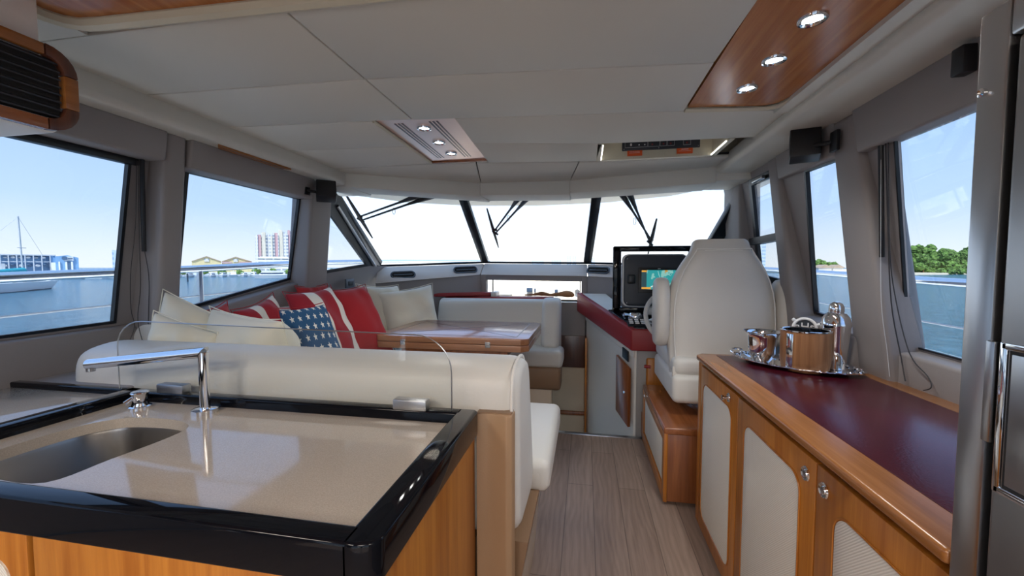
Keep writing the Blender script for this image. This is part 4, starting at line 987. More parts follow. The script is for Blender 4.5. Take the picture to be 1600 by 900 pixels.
MB().lathe([(.002, 0), (.006, 0), (.006, .004), (.003, .005), (.001, .003)], (0, 0, 0), 16, mat=place((.5475, .685, 1.575), (0, -1, 0), (0, 0, 1))).build('screw', 'chrome', fg)

# ------------------------------------------------------------------ helm seat pedestal box
hb = thing('seat_pedestal', (.75, 2.7, 0), 'cherry wood locker box with cream panel carrying the helm seat', 'locker')
MB().box((.455, 2.30, .02), (1.02, 3.12, .43), .004).build('body', 'mahogany', hb)
MB().box((.437, 2.29, .405), (1.02, 3.13, .445), .008, 3).build('lid', 'mahogany_y', hb)
fr2 = MB().box((.437, 2.29, .02), (.457, 2.34, .41), .003).box((.437, 3.07, .02), (.457, 3.13, .41), .003).box((.437, 2.34, .36), (.457, 3.07, .41), .003).box((.437, 2.34, .02), (.457, 3.07, .09), .003)
fr2.build('front_frame', 'cherry', hb)
MB().box((.446, 2.345, .10), (.452, 3.065, .35), .001).build('inset_panel', 'woven', hb)
MB().lathe([(.001, 0), (.012, 0), (.012, .004), (.008, .006), (.001, .006)], (0, 0, 0), 20, mat=place((.437, 3.03, .385), (0, -1, 0), (0, 0, 1))).build('latch', 'chrome', hb)

# helm seat
hs = thing('helm_chair', (.80, 2.75, .445), 'white leather helm seat seen from behind with folded armrests', 'helm seat')
MB().lathe([(.001, 0), (.16, 0), (.16, .02), (.10, .03), (.09, .085), (.001, .085)], (.82, 2.78, .445), 28).build('swivel', 'steel', hs)
def sell(cx, cy, a, b_, z, n=40, e=3.2, by=0):
    out = []
    for k in range(n):
        t = 2*math.pi*k/n; c_, s_ = math.cos(t), math.sin(t)
        out.append((cx+a*math.copysign(abs(c_)**(2/e), c_), cy+b_*math.copysign(abs(s_)**(2/e), s_), z))
    return out
MB().box((.508, 2.44, .53), (1.09, 3.10, .70), .035, 4).build('seat_base', 'white_leather', hs)
sc_ = MB().box((.515, 2.46, .69), (1.085, 3.10, .80), .04, 4); sc_.build('seat_cushion', 'white_leather', hs)
prof = [(.66, .282), (.72, .287), (.80, .295), (.90, .303), (1.0, .306), (1.10, .303), (1.18, .292), (1.25, .272), (1.31, .246), (1.36, .216), (1.40, .188), (1.425, .172), (1.44, .166), (1.455, .162), (1.475, .158), (1.49, .150), (1.50, .135)]
rings = []
for z, a in prof:
    yb = 2.58-.05*(1-((z-.66)/.84))*0+.05*((z-.66)/.84)
    dpt = .085 if z < 1.41 else .085-.028*(z-1.41)/.09
    rings.append(sell(.80, yb, a, dpt, z))
bkr = MB().loft(rings).build('backrest', 'seat_leather', hs, ang=50)
# raised seam outline on the back face
sm_ = []
for z, a in prof[:13]: sm_.append((.80-a*.90, 2.58+.05*((z-.66)/.84)-.082, z))
for z, a in prof[:13][::-1]: sm_.append((.80+a*.90, 2.58+.05*((z-.66)/.84)-.082, z))
MB().tube(sm_, .0035, 6).build('piping', 'piping', bkr)
MB().tube([(.66, 2.59, 1.428), (.70, 2.555, 1.43), (.80, 2.545, 1.432), (.90, 2.555, 1.43), (.94, 2.59, 1.428)], .004, 6, smooth=3).build('headrest_seam', 'piping', bkr)
MB().box((.512, 2.475, .655), (.60, 2.50, .745), .01).build('velcro_flap', 'seat_leather', hs)
def arm(x0, x1, yc, zc_, hh, hw, nm='armrest'):
    rings = []
    for x, s_ in ((x0, .72), (x0+.012, .93), ((x0+x1)/2, 1), (x1-.012, .93), (x1, .72)):
        rings.append([(x, yc+(hw*s_)*math.copysign(abs(math.cos(2*math.pi*k/32))**.8, math.cos(2*math.pi*k/32))-.08*(zc_-z_)/hh*0, z_) for k in range(32) for z_ in [zc_+hh*(1-(1-s_)*.3)*math.copysign(abs(math.sin(2*math.pi*k/32))**.8, math.sin(2*math.pi*k/32))]])
    return MB().loft(rings).build(nm, 'seat_leather', hs, ang=50)
arm(.425, .505, 2.62, 1.055, .215, .115); arm(1.10, 1.155, 2.60, 1.06, .20, .11)

# ------------------------------------------------------------------ helm console
hc = thing('helm_console', (.4, 3.5, 0), 'helm console with white sides, black instrument top and red leather edge', 'helm console')
A_, B_, C_ = (-.085, 4.12), (.352, 3.20), (1.08, 3.20)
def zt(y): return .852+(y-3.2)*.244
MB().hexa([(.015, 4.12, -.9), (.385, 3.24, -.9), (.80, 3.24, -.9), (.80, 4.12, -.9), (.015, 4.12, .87), (.385, 3.24, .70), (.80, 3.24, .70), (.80, 4.12, .87)]).build('port_panel', 'console_white', hc)
MB().box((.40, 3.225, -.02), (1.02, 3.30, .70), .02, 4).build('aft_panel', 'console_grey', hc)
# white lip under the red band
MB().hexa([(-.0, 4.10, .80), (.372, 3.225, .62), (.39, 3.235, .62), (.02, 4.12, .80), (-.0, 4.10, .89), (.372, 3.225, .70), (.39, 3.235, .70), (.02, 4.12, .89)], .006).build('lip', 'white_leather', hc)
def band(p, q, zz0, zz1, wd=.06):
    d = Vector((q[0]-p[0], q[1]-p[1], 0)).normalized(); s_ = Vector((-d.y, d.x, 0))*wd
    a0, b0 = Vector((p[0], p[1], zt(p[1])-zz0)), Vector((q[0], q[1], zt(q[1])-zz1)); a1, b1 = Vector((p[0], p[1], zt(p[1]))), Vector((q[0], q[1], zt(q[1])))
    return [a0, b0, b0+s_, a0+s_, a1, b1, b1+s_, a1+s_]
MB().hexa(band(A_, B_, .19, .17), .012, 3).hexa(band(B_, C_, .17, .17), .012, 3).build('edge_band', 'red_leather', hc, label='red leather edge band')
mb = MB().hexa([(-.03, 4.1, zt(4.1)-.03), (.20, 3.62, zt(3.62)-.03), (.36, 3.62, zt(3.62)-.03), (.2, 4.1, zt(4.1)-.03), (-.03, 4.1, zt(4.1)-.004), (.20, 3.62, zt(3.62)-.004), (.36, 3.62, zt(3.62)-.004), (.2, 4.1, zt(4.1)-.004)])
mb.build('side_top', 'white_leather', hc, label='cream padded console top')
MB().hexa([(.20, 3.62, zt(3.62)-.05), (.385, 3.23, zt(3.23)-.05), (1.08, 3.23, zt(3.23)-.05), (1.08, 3.80, zt(3.8)-.05), (.20, 3.62, zt(3.62)+.004), (.385, 3.23, zt(3.23)+.004), (1.08, 3.23, zt(3.23)+.004), (1.08, 3.80, zt(3.8)+.004)], .004).build('instrument_top', 'black_gloss', hc)
# door, switch plate
def onw(t, z): return Vector((.372-(.372+.0)*t, 3.23+(4.10-3.23)*t, z))
dpn = Vector((-.92, -.39, 0))*.012
pd = [onw(.02, .06), onw(.24, .13), onw(.24, .60), onw(.02, .53)]
dr2 = MB().hexa([p+dpn*.2 for p in pd]+[p+dpn*2.2 for p in pd], .004).build('locker_door', 'mahogany', hc)
MB().tube([onw(.07, .33)+dpn*2.2, onw(.07, .33)+dpn*3.2], .010, 14).build('knob', 'chrome', dr2)
ps = [onw(.06, .575), onw(.16, .60), onw(.16, .68), onw(.06, .66)]
MB().hexa([p+dpn*.3 for p in ps]+[p+dpn*1.0 for p in ps], .002).build('switch_plate', 'black', hc)
MB().box((.47, 3.195, .08), (.62, 3.225, .63), .05, 3).build('side_board', 'cherry', hc)
MB().tube([(.455, 3.20, .565), (.50, 3.19, .565)], .012, 10).build('catch', 'red_leather', hc)
MB().box((.44, 3.17, .02), (.60, 3.225, .20), .005).build('foot_board', 'mahogany', hc)
# instrument frame and pod
mf = thing('instrument_pod', (.55, 3.62, .95), 'dark instrument pod with chart screen framed by a glossy black hoop', 'instrument pod')
hoop = MB().box((.236, 3.60, .90), (.305, 3.66, 1.515), .012, 3).box((.236, 3.60, 1.468), (.90, 3.66, 1.515), .012, 3).box((.86, 3.60, .90), (.90, 3.66, 1.5), .01).box((.236, 3.60, .935), (.90, 3.66, .98), .006)
hoop.build('hoop', 'black_gloss', mf)
MB().prism([(x, 3.565, z) for x, _, z in inset(.328, .84, 1.0, 1.438, 0, .05)], (0, .12, 0), .010, 3).build('housing', 'navy', mf)
MB().prism([(x, 3.60, z) for x, _, z in inset(.316, .85, .99, 1.446, 0, .05)], (0, .09, 0), .004).build('rear_shell', 'white', mf)
pl_ = thing('chart_plotter', (.60, 3.55, 1.16), 'small chart plotter with teal map on the instrument pod', 'chart plotter')
MB().prism([(x, 3.548, z) for x, _, z in inset(.444, .80, 1.112, 1.330, 0, .012)], (0, .018, 0), .003).build('bezel', 'black', pl_)
scn = MB().box((.470, 3.5455, 1.145), (.755, 3.548, 1.308)).build('screen', 'chart', pl_)
MB().box((.470, 3.5445, 1.145), (.510, 3.546, 1.308)).build('side_bar', 'chart_side', scn)
MB().box((.470, 3.5440, 1.292), (.508, 3.5455, 1.306)).box((.470, 3.5440, 1.147), (.545, 3.5455, 1.163)).build('data_field', 'chart_orange', scn)
MB().tube([(.60, 3.545, 1.300), (.615, 3.545, 1.25), (.63, 3.545, 1.20), (.66, 3.545, 1.17)], .006, 6, flat=.2).tube([(.545, 3.545, 1.165), (.60, 3.545, 1.19), (.64, 3.545, 1.215)], .006, 6).build('route_line', 'chart_pale', scn)
MB().text('NAV', .014, place((.615, 3.547, 1.320), (1, 0, 0), (0, 0, 1))).build('mark', 'letter', pl_) if False else None
MB().box((.60, 3.546, 1.317), (.622, 3.549, 1.322)).build('status_light', 'white', pl_)
ch_ = MB().box((.352, 3.49, 1.195), (.415, 3.562, 1.270), .012, 3).build('phone_cradle', 'black', label='black phone cradle fixed beside the chart plotter', cat='cradle')
for x, z in ((.352, 1.405), (.352, 1.025)): MB().lathe([(.001, 0), (.005, 0), (.004, .003), (.001, .003)], (0, 0, 0), 10, mat=place((x, 3.565, z), (1, 0, 0), (0, 0, 1))).build('screw', 'chrome', mf)
# throttle, keypad, wheel
th_ = thing('throttle_lever', (.40, 3.42, .91), 'chrome engine throttle with round knob on the black console', 'throttle')
MB().lathe([(.001, 0), (.055, 0), (.06, .01), (.058, .035), (.045, .05), (.001, .056)], (.41, 3.43, .905), 28).build('drum', 'chrome', th_)
MB().tube([(.36, 3.42, .935), (.315, 3.41, .938)], [.014, .02], 12).build('lever', 'chrome', th_)
kpd = thing('engine_keypad', (.42, 3.31, .88), 'keypad of small white square buttons on the black console', 'keypad')
rotk = Matrix.Rotation(R(13.7), 3, 'X')
MB().box((.335, 3.25, .873), (.53, 3.375, .885), .003, rot=rotk).build('plate', 'black', kpd)
for i in range(4):
    for j in range(3):
        x = .362+i*.045; y = 3.275+j*.038; z = zt(y)+.022
        MB().box((x-.016, y-.013, z-.006), (x+.016, y+.013, z+.004), .003).build('button', 'white', kpd)
swl = thing('steering_wheel', (.66, 3.1, .9), 'white rimmed steering wheel partly hidden by the helm seat', 'steering wheel')
cw = Vector((.655, 3.14, .965)); wm = place(cw, (1, 0, 0), (0, .45, .89)); rim_ = [wm @ Vector((.205*math.cos(2*math.pi*k/40), .205*math.sin(2*math.pi*k/40), 0)) for k in range(40)]
MB().tube(rim_, .017, 10, closed=True).build('rim', 'seat_leather', swl)
for k in range(3):
    a = R(-170+120*k); MB().tube([wm @ Vector((.03*math.cos(a), .03*math.sin(a), -.02)), wm @ Vector((.2*math.cos(a), .2*math.sin(a), 0))], .009, 8).build('spoke', 'chrome', swl)
MB().lathe([(.001, -.03), (.045, -.03), (.05, -.02), (.045, .0), (.001, .005)], (0, 0, 0), 24, mat=wm).build('hub', 'black', swl)
cpb = thing('binnacle', (.56, 3.36, .95), 'dark domed compass in a cream housing above the steering wheel', 'compass')
MB().box((.475, 3.30, .955), (.68, 3.42, 1.005), .015, 3).build('housing', 'seat_leather', cpb)
MB().lathe([(.055, 0), (.055, .015), (.045, .04), (.025, .055), (.001, .06)], (.60, 3.36, 1.0), 24).build('dome', 'black', cpb)

# ------------------------------------------------------------------ forward bits
bh = thing('companionway_panel', (-.1, 4.15, -.1), 'cream padded companionway bulkhead panels with wood battens ahead of the floor', 'bulkhead')
MB().box((-.32, 4.14, .60), (.0, 4.20, .97), .004).build('upper_pad', 'grey_leather', bh)
MB().box((-.34, 4.13, .30), (.02, 4.19, .63), .003).build('dark_panel', 'dark_wood', bh)
MB().box((-.33, 4.12, -.16), (.005, 4.16, .30), .015, 3).build('pad', 'beige_pad', bh)
MB().box((-.34, 4.10, -.19), (.02, 4.16, -.155), .004).build('batten', 'mahogany', bh)
MB().box((-.33, 4.12, -.62), (.005, 4.16, -.195), .015, 3).build('pad', 'beige_pad', bh)
MB().box((-.34, 4.10, -.66), (.02, 4.16, -.62), .004).build('batten', 'mahogany', bh)
MB().box((.002, 4.05, -.7), (.022, 4.16, .62), .003).build('stile', 'cherry', bh)
# red leather ledge behind the forward seat
rl = MB().prism([(-1.50, 3.80, 1.032), (-1.12, 4.15, 1.032), (-.96, 4.15, 1.032), (-.96, 4.0, 1.032), (-1.30, 3.94, 1.032)], (0, 0, .04), .008, 3); rl.box((-.955, 3.99, 1.03), (-.90, 4.16, 1.078), .008, mi=1); rl.prism([(-1.40, 3.87, .98), (-1.12, 4.15, .98), (-.32, 4.15, .98), (-.32, 3.94, .98), (-1.40, 3.94, .98)], (0, 0, .052), .006)
rl.build('red_ledge', ['red_leather', 'white_leather'], label='red leather covered ledge behind the forward sofa back', cat='ledge')
# driftwood ornament
dw = MB().tube([(-.62, 4.10, 1.045), (-.52, 4.09, 1.052), (-.44, 4.09, 1.062), (-.36, 4.10, 1.05), (-.28, 4.09, 1.045)], [.006, .012, .024, .014, .008], 10, smooth=3)
dw.tube([(-.36, 4.08, 1.05), (-.27, 4.08, 1.058), (-.19, 4.08, 1.062), (-.14, 4.09, 1.055), (-.12, 4.09, 1.035)], [.010, .02, .034, .03, .014], 12, smooth=3)
dw.build('driftwood_ornament', 'driftwood', label='brown carved driftwood ornament lying in front of the low bright window', cat='ornament')
# air vents in the dash
def vent(c, t_, label, wd=.30):
    v = thing('air_vent', c, label, 'air vent', 'oval dash vents')
    ux = Vector(t_).normalized(); uy = Vector((0, .55, .83)); uy = (uy-ux*uy.dot(ux)).normalized(); pm_ = place(c, ux, uy)
    pts = []
    for cx_, a0 in ((wd/2-.028, -90), (-wd/2+.028, 90)):
        for k in range(9): a = R(a0+k*22.5); pts.append((cx_+.034*math.cos(a), .034*math.sin(a)))
    MB().tube([pm_ @ Vector((x, y, .004)) for x, y in pts], .008, 8, closed=True).build('rim', 'vent_grey', v)
    MB().prism([pm_ @ Vector((x, y, -.002)) for x, y in pts], pm_.to_3x3() @ Vector((0, 0, .004))).build('cavity', 'dark', v)
    b2 = MB().box((-wd/2+.02, -.006, -.003), (wd/2-.02, .006, .003), .002).build('blade', 'vent_grey', v)
    me = b2.data
    for vv in me.vertices: vv.co = (pm_ @ (vv.co+Vector(c)+Vector((0, 0, .008))))-Vector(c)
    return v
def padpt(i, s_, h): 
    a = lerp(TP[i], TP[i+1], s_); b2 = lerp(LP[i], LP[i+1], s_); return a*(1-h)+b2*h+Vector((0, -.012, .004))
tl_ = Vector(TP[1])-Vector(TP[0]); trr = Vector(TP[3])-Vector(TP[2])
vent(tuple(padpt(0, .24, .62)), tl_, 'oval dark vent on the dash, leftmost near the port corner', .22)
vent(tuple(padpt(0, .83, .52)), tl_, 'oval dark vent on the dash, second from left near the left post', .25)
vent(tuple(padpt(2, .10, .52)), trr, 'oval dark vent on the dash, left of the instrument hoop', .24)
sp2 = MB().box((-1.945, 2.98, 1.16), (-1.93, 3.10, 1.235), .004); sp2.box((-1.932, 3.01, 1.18), (-1.926, 3.07, 1.215), .002, mi=1)
sp2.build('wall_switch', ['vent_grey', 'black'], label='small dark rocker switch on the port side panel', cat='switch')

# ------------------------------------------------------------------ speakers
spk = thing('wall_speaker', (-1.70, 2.40, 1.79), 'small black speaker on the port window post', 'speaker')
MB().box((-.042, -.03, -.058), (.042, .045, .058), .006, 2, rot=None).build('cabinet_tmp', 'black', None) if False else None
def rbox(c, sz, rz, rx, bev=.006):
    mt = Matrix.Rotation(R(rz), 3, 'Z') @ Matrix.Rotation(R(rx), 3, 'X'); c = Vector(c); h = Vector(sz)/2
    mb = MB(); return mb.box(c-h, c+h, bev, 2, rot=mt)
rbox((-1.70, 2.42, 1.835), (.12, .09, .12), 38, -22).build('housing', 'black', spk)
MB().tube([(-1.78, 2.34, 1.83), (-1.745, 2.38, 1.825)], .009, 8).build('bracket_arm', 'black', spk)
MB().box((-1.79, 2.315, 1.80), (-1.775, 2.365, 1.86), .003).build('wall_plate', 'black', spk)
spk2 = thing('wall_speaker', (.95, 2.06, 1.80), 'larger black speaker on a bracket above the sideboard windows', 'speaker')
rbox((.975, 2.06, 1.885), (.115, .09, .135), -22, -10).build('housing', 'black', spk2)
MB().tube([(.985, 2.02, 1.87), (1.0, 1.98, 1.865), (1.035, 1.95, 1.865)], .010, 8).build('bracket_arm', 'black', spk2)
MB().box((1.022, 1.91, 1.82), (1.036, 1.96, 1.905), .003).build('wall_plate', 'black', spk2)
MB().box((1.0, 1.315, 1.86), (1.035, 1.355, 1.935), .004).build('wall_bracket', 'black', label='black bracket at the valance beside the refrigerator top', cat='bracket')

# ------------------------------------------------------------------ blind rods and dangling cords
def rod(p, q_, label): MB().tube([p, q_], .0085, 8).build('blind_rod', 'black', label=label, cat='blind rod')
rod((-1.865, 1.418, 1.79), (-1.90, 1.435, 1.40), 'black hanging blind rod at the near port window')
rod((-1.865, 2.44, 1.78), (-1.895, 2.45, 1.50), 'black hanging blind rod at the forward port window')
rod((1.068, 1.725, 1.79), (1.115, 1.765, 1.37), 'black hanging blind rod beside the nearest starboard window')
def cord(pts, label, r=.0014, m='rope'): MB().tube(pts, r, 6, smooth=5).build('dangling_cord', m, label=label, cat='cord', group='loose blind cords')
cord([(-1.868, 1.40, 1.78), (-1.90, 1.405, 1.5), (-1.93, 1.40, 1.3), (-1.95, 1.41, 1.15), (-1.95, 1.42, 1.07), (-1.94, 1.38, .99)], 'thin black cord beside the near port window, leftmost strand')
cord([(-1.868, 1.405, 1.78), (-1.90, 1.42, 1.5), (-1.92, 1.43, 1.25), (-1.93, 1.42, 1.1), (-1.93, 1.44, .98)], 'thin black cord beside the near port window, middle strand')
cord([(-1.868, 1.41, 1.78), (-1.895, 1.425, 1.5), (-1.90, 1.45, 1.3), (-1.915, 1.455, 1.15), (-1.92, 1.45, 1.02)], 'thin black cord beside the near port window, strand next to the post')
cord([(-1.895, 2.45, 1.50), (-1.90, 2.455, 1.38), (-1.90, 2.47, 1.25), (-1.90, 2.49, 1.15), (-1.88, 2.5, 1.08)], 'thin black cord hanging below the forward port blind rod')
cord([(1.068, 1.70, 1.79), (1.10, 1.72, 1.5), (1.13, 1.73, 1.2), (1.15, 1.70, 1.0), (1.14, 1.66, .92)], 'black cord looping left of the nearest starboard window', .002)
cord([(1.07, 1.69, 1.79), (1.11, 1.72, 1.4), (1.14, 1.72, 1.2), (1.15, 1.66, 1.02), (1.15, 1.58, .96), (1.14, 1.55, .93), (1.14, 1.58, .91)], 'black cord crossing the starboard sill to the sideboard', .0018)
cord([(1.066, 1.72, 1.79), (1.09, 1.74, 1.5), (1.11, 1.75, 1.2), (1.13, 1.74, 1.02), (1.13, 1.72, .92)], 'thin white cord hanging beside the starboard blind rod', .0008, 'letter')

# ------------------------------------------------------------------ outside: wipers, rails, decks
def wiper(pts, label):
    # pts: blade top, blade bottom, joint, armA root, armB root
    bt, bb, jn, ra, rb = [Vector(p) for p in pts]
    t = thing('windscreen_wiper', tuple(ra), label, 'wiper', 'pantograph windscreen wipers')
    MB().tube([bt, bt.lerp(bb, .25), bt.lerp(bb, .5), bt.lerp(bb, .75), bb], [.007, .013, .017, .013, .006], 8).build('blade', 'black', t)
    j2 = jn+(bb-bt).normalized()*.045
    MB().tube([jn, jn.lerp(ra, .62), ra], [.008, .010, .030], 8).build('arm', 'navy', t)
    MB().tube([j2, j2.lerp(rb, .62), rb], [.008, .010, .030], 8).build('arm', 'navy', t)
    mb = MB().lathe([(.001, -.015), (.022, -.01), (.022, .01), (.001, .015)], jn, 10).tube([jn-Vector((.03, 0, .01)), j2+Vector((.02, 0, -.02))], .011, 8); mb.build('linkage', 'black', t)
    k = ra.lerp(jn, .45)+Vector((0, 0, -.03)); MB().tube([k+Vector((.012*math.cos(a), 0, -.03+.03*math.sin(a))) for a in [R(q_*40) for q_ in range(9)]], .0022, 6, closed=True).build('hose_loop', 'black', t)
wiper([(-1.983, 3.035+.03, 1.954), (-1.984, 3.50, 1.608), (-1.988, 3.30, 1.785), (-1.46, 3.43, 1.985), (-1.37, 3.49, 1.985)], 'windscreen wiper outside the left pane, arms reaching to the left')
wiper([(-.937, 3.77, 1.895), (-.931, 4.26, 1.545), (-.914, 4.02, 1.715), (-.590, 3.64, 1.985), (-.50, 3.64, 1.985)], 'windscreen wiper outside the middle pane')
wiper([(.589, 3.584, 1.742), (.579, 3.96, 1.46), (.579, 3.80, 1.58), (.285, 3.52, 1.965), (.345, 3.48, 1.965)], 'windscreen wiper outside the right pane, above the instrument hoop')
rlx = [(-2.72, -1.5, 1.17), (-2.71, .6, 1.235), (-2.70, 1.41, 1.282), (-2.70, 2.4, 1.322), (-2.68, 3.345, 1.368), (-2.62, 4.8, 1.41), (-2.42, 6.4, 1.44), (-2.0, 8.2, 1.47)]
hr = thing('port_handrail', (-2.7, 2.4, .7), 'stainless handrail with wire outside the port windows', 'handrail')
MB().tube(rlx, .025, 12, smooth=4).build('top_rail', 'chrome', hr)
for y in (.1, 2.40, 4.8): MB().tube([(-2.70, y, .68), (-2.70, y, 1.24+.035*y)], .019, 10).build('post', 'chrome', hr)
MB().tube([(-2.71, -1.5, 1.06), (-2.70, 1.40, 1.097), (-2.70, 2.40, 1.13), (-2.68, 3.4, 1.16), (-2.62, 4.8, 1.20)], .006, 8).build('wire', 'white', hr)
hr2 = thing('starboard_handrail', (1.95, 2.4, .7), 'stainless handrail with wire outside the starboard windows', 'handrail')
MB().tube([(1.97, -1, 1.2), (1.96, 1.5, 1.235), (1.95, 2.5, 1.247), (1.95, 3.8, 1.285), (1.9, 5.5, 1.33), (1.7, 7.5, 1.38)], .024, 12, smooth=4).build('top_rail', 'chrome', hr2)
for y in (.8, 4.5): MB().tube([(1.95, y, .68), (1.95, y, 1.20+.02*y)], .013, 10).build('post', 'chrome', hr2)
MB().tube([(1.96, -1, 1.0), (1.95, 2.5, 1.011), (1.95, 3.6, 1.03), (1.9, 5.5, 1.08)], .006, 8).build('wire', 'white', hr2)
dk = MB().box((-2.8, -2.4, .60), (-2.12, 3.9, .68)).box((1.40, -2.4, .60), (2.05, 3.9, .68)).box((-2.8, 3.9, .60), (-2.2, 4.55, .68)).box((1.40, 3.9, .60), (2.05, 4.55, .68)).prism([(-2.8, 4.55, .60), (2.05, 4.55, .60), (1.4, 7.5, .60), (-.4, 10.5, .60), (-2.2, 7.5, .60)], (0, 0, .08)).box((-2.7, -5.2, -.1), (1.95, -2.4, -.02))
dk.box((-2.72, -5.2, -.02), (-2.62, -2.4, .55)).box((1.85, -5.2, -.02), (1.95, -2.4, .55)).box((-2.7, -5.25, -.02), (1.95, -5.15, .55))
dk.box((-2.8, -5.2, -1.8), (-2.72, 3.9, .60)).box((1.97, -5.2, -1.8), (2.05, 3.9, .6))
struct('floor_deck', dk, 'gelcoat')
fc = thing('foredeck_moulding', (-.5, 5.2, .68), 'bright cream foredeck moulding with small ports seen through the low window', 'deck moulding')
MB().hexa([(-1.9, 5.0, .68), (1.0, 5.0, .68), (1.0, 6.6, .68), (-1.9, 6.6, .68), (-1.75, 5.15, 1.28), (.9, 5.15, 1.28), (.9, 6.4, 1.28), (-1.75, 6.4, 1.28)], .05, 4).build('coaming', 'cream_gel', fc)
MB().prism([(-1.45, 4.98, .98), (-.92, 4.98, .98), (-.98, 4.98, 1.22), (-1.45, 4.98, 1.22)], (0, .1, 0), .02).build('locker_lid', 'gelcoat', fc)
for x, z, wd, hh in ((-.70, 1.045, .075, .055), (-.36, 1.03, .04, .05), (-.63, 1.04, .02, .05)): MB().box((x-wd/2, 5.03, z-hh/2), (x+wd/2, 5.09, z+hh/2), .006).build('port_light', 'boat_glass', fc)
MB().lathe([(.001, 0), (.03, 0), (.03, .02), (.001, .02)], (0, 0, 0), 16, mat=place((-.10, 5.06, 1.03), (1, 0, 0), (0, 0, 1))).build('cleat', 'steel', fc)

# ------------------------------------------------------------------ sea and shore
wtr = MB(); t_ = bmesh.new(); vv = [t_.verts.new(p) for p in ((-9000, -9000, -1.7), (9000, -9000, -1.7), (9000, 9000, -1.7), (-9000, 9000, -1.7))]; t_.faces.new(vv); wtr._m(t_)
wo_ = wtr.build('sea', 'water'); tag(wo_, kind='structure'); wo_.name = 'floor_sea'
GR = -1.55
# land strips
ld = MB().prism([(-172, 40, -1.8), (-152, 80, -1.8), (-131, 111, -1.8), (-111, 132, -1.8), (-100, 140, -1.8), (-150, 700, -1.8), (-700, 700, -1.8), (-700, 54, -1.8)], (0, 0, .6)); struct('floor_port_shore', ld, 'shed_grey')
ld = MB().prism([(100, 175, -1.8), (150, 200, -1.8), (210, 235, -1.8), (320, 200, -1.8), (600, 400, -1.8), (500, 800, -1.8), (110, 420, -1.8)], (0, 0, .9)); struct('floor_starboard_shore', ld, 'sand')
def site(u0, D):
    """ground frame of a waterfront plot: origin at bearing of u0 and distance D, x along the quay, y inland"""
    a0 = math.atan((u0-800)/625)-R(10.41); rot = Matrix.Rotation(-a0, 4, 'Z'); T_ = Matrix.Translation((D*math.sin(a0), D*math.cos(a0), 0)) @ rot
    fx_ = lambda u: D*math.tan(math.atan((u-800)/625)-R(10.41)-a0)
    fz_ = lambda v, u=u0: 1.33+(418-v)*D*math.cos(math.atan((u-800)/625))/625
    return T_, fx_, fz_
def put(mb, T_): bmesh.ops.transform(mb.bm, matrix=T_, verts=mb.bm.verts[:]); return mb
# blue dry-stack marina shed
T_, X_, Z_ = site(60, 222); o3 = T_ @ Vector((0, 0, GR))
bhs = thing('marina_shed', tuple(o3), 'long blue open-sided marina shed on the left shore', 'marina shed')
xa = X_(-40)
put(MB().box((xa, 3, GR), (X_(80), 20, Z_(399))), T_).build('rack_wall', 'shed_blue', bhs)
put(MB().box((xa, -.3, Z_(399.5)), (X_(89), 20, Z_(397.8))), T_).build('roof', 'shed_grey', bhs)
put(MB().box((xa, .2, GR), (X_(9), 3, Z_(412))).box((X_(80), -.4, GR), (X_(88), 1, Z_(410))), T_).build('lower_wall', 'gelcoat', bhs)
put(MB().box((X_(80), 0, GR), (X_(88), 18, Z_(398.5))), T_).build('end_bay', 'shed_blue', bhs)
put(MB().box((xa, -.2, Z_(409.6)), (X_(80), .2, Z_(408.6))), T_).build('rack_beam', 'shed_grey', bhs)
for k in range(7):
    x = X_(2+k*13); put(MB().box((x-.14, -.4, GR), (x+.14, 0, Z_(399))), T_).build('column', 'shed_grey', bhs)
for k in range(6):
    put(MB().box((X_(6+k*12), 1, Z_(404)), (X_(14+k*12), 4, Z_(401.5-(k%2))), .4), T_).build('stored_hull', 'hull' if k % 2 else 'shed_grey', bhs)
    put(MB().box((X_(4+k*13), .6, Z_(417)), (X_(13+k*13), 3, Z_(413.5-(k%2))), .4), T_).build('stored_hull', 'shed_dark' if k % 2 else 'hull', bhs)
put(MB().prism([(X_(88), -1, GR), (X_(124), -1, GR), (X_(124), -1, Z_(402)), (X_(107), -1, Z_(398.3)), (X_(92), -1, Z_(400)), (X_(88), -1, Z_(400))], (0, 20, 0)), T_).build('gable_hall', 'shed_blue', bhs)
put(MB().box((X_(101), -1.5, Z_(407)), (X_(116), -1, Z_(400.3))), T_).build('sign_board', 'gelcoat', bhs)
sg = MB().lathe([(.01, 0), (.75, 0), (.75, .2), (.01, .2)], (0, 0, 0), 12, mat=place((X_(102.3), -1.5, Z_(403)), (1, 0, 0), (0, 0, 1)))
for a_, b_ in ((103.8, 105.4), (105.7, 106.9), (107.6, 109.2), (109.5, 110.9), (111.2, 112.6), (112.9, 114.4)): sg.box((X_(a_), -1.65, Z_(404.2)), (X_(b_), -1.5, Z_(402.2)))
sg.box((X_(105), -1.65, Z_(406)), (X_(113), -1.5, Z_(405.4))); put(sg, T_).build('sign_marks', 'shed_dark', bhs)
put(MB().box((X_(106), -1.3, GR), (X_(112), -1, Z_(408.5))), T_).build('doorway', 'shed_dark', bhs)
for a_, b_ in ((103, 106), (112, 115), (92.5, 95)): put(MB().box((X_(a_), -1.4, GR), (X_(b_), -1, Z_(408.5))), T_).build('door_pier', 'gelcoat', bhs)
T_, X_, Z_ = site(183, 450)
put(MB().box((X_(177), 0, GR), (X_(193), 14, Z_(391))), T_).build('apartment_tower', 'far_blue', label='hazy blue apartment tower behind the left shore', cat='building')
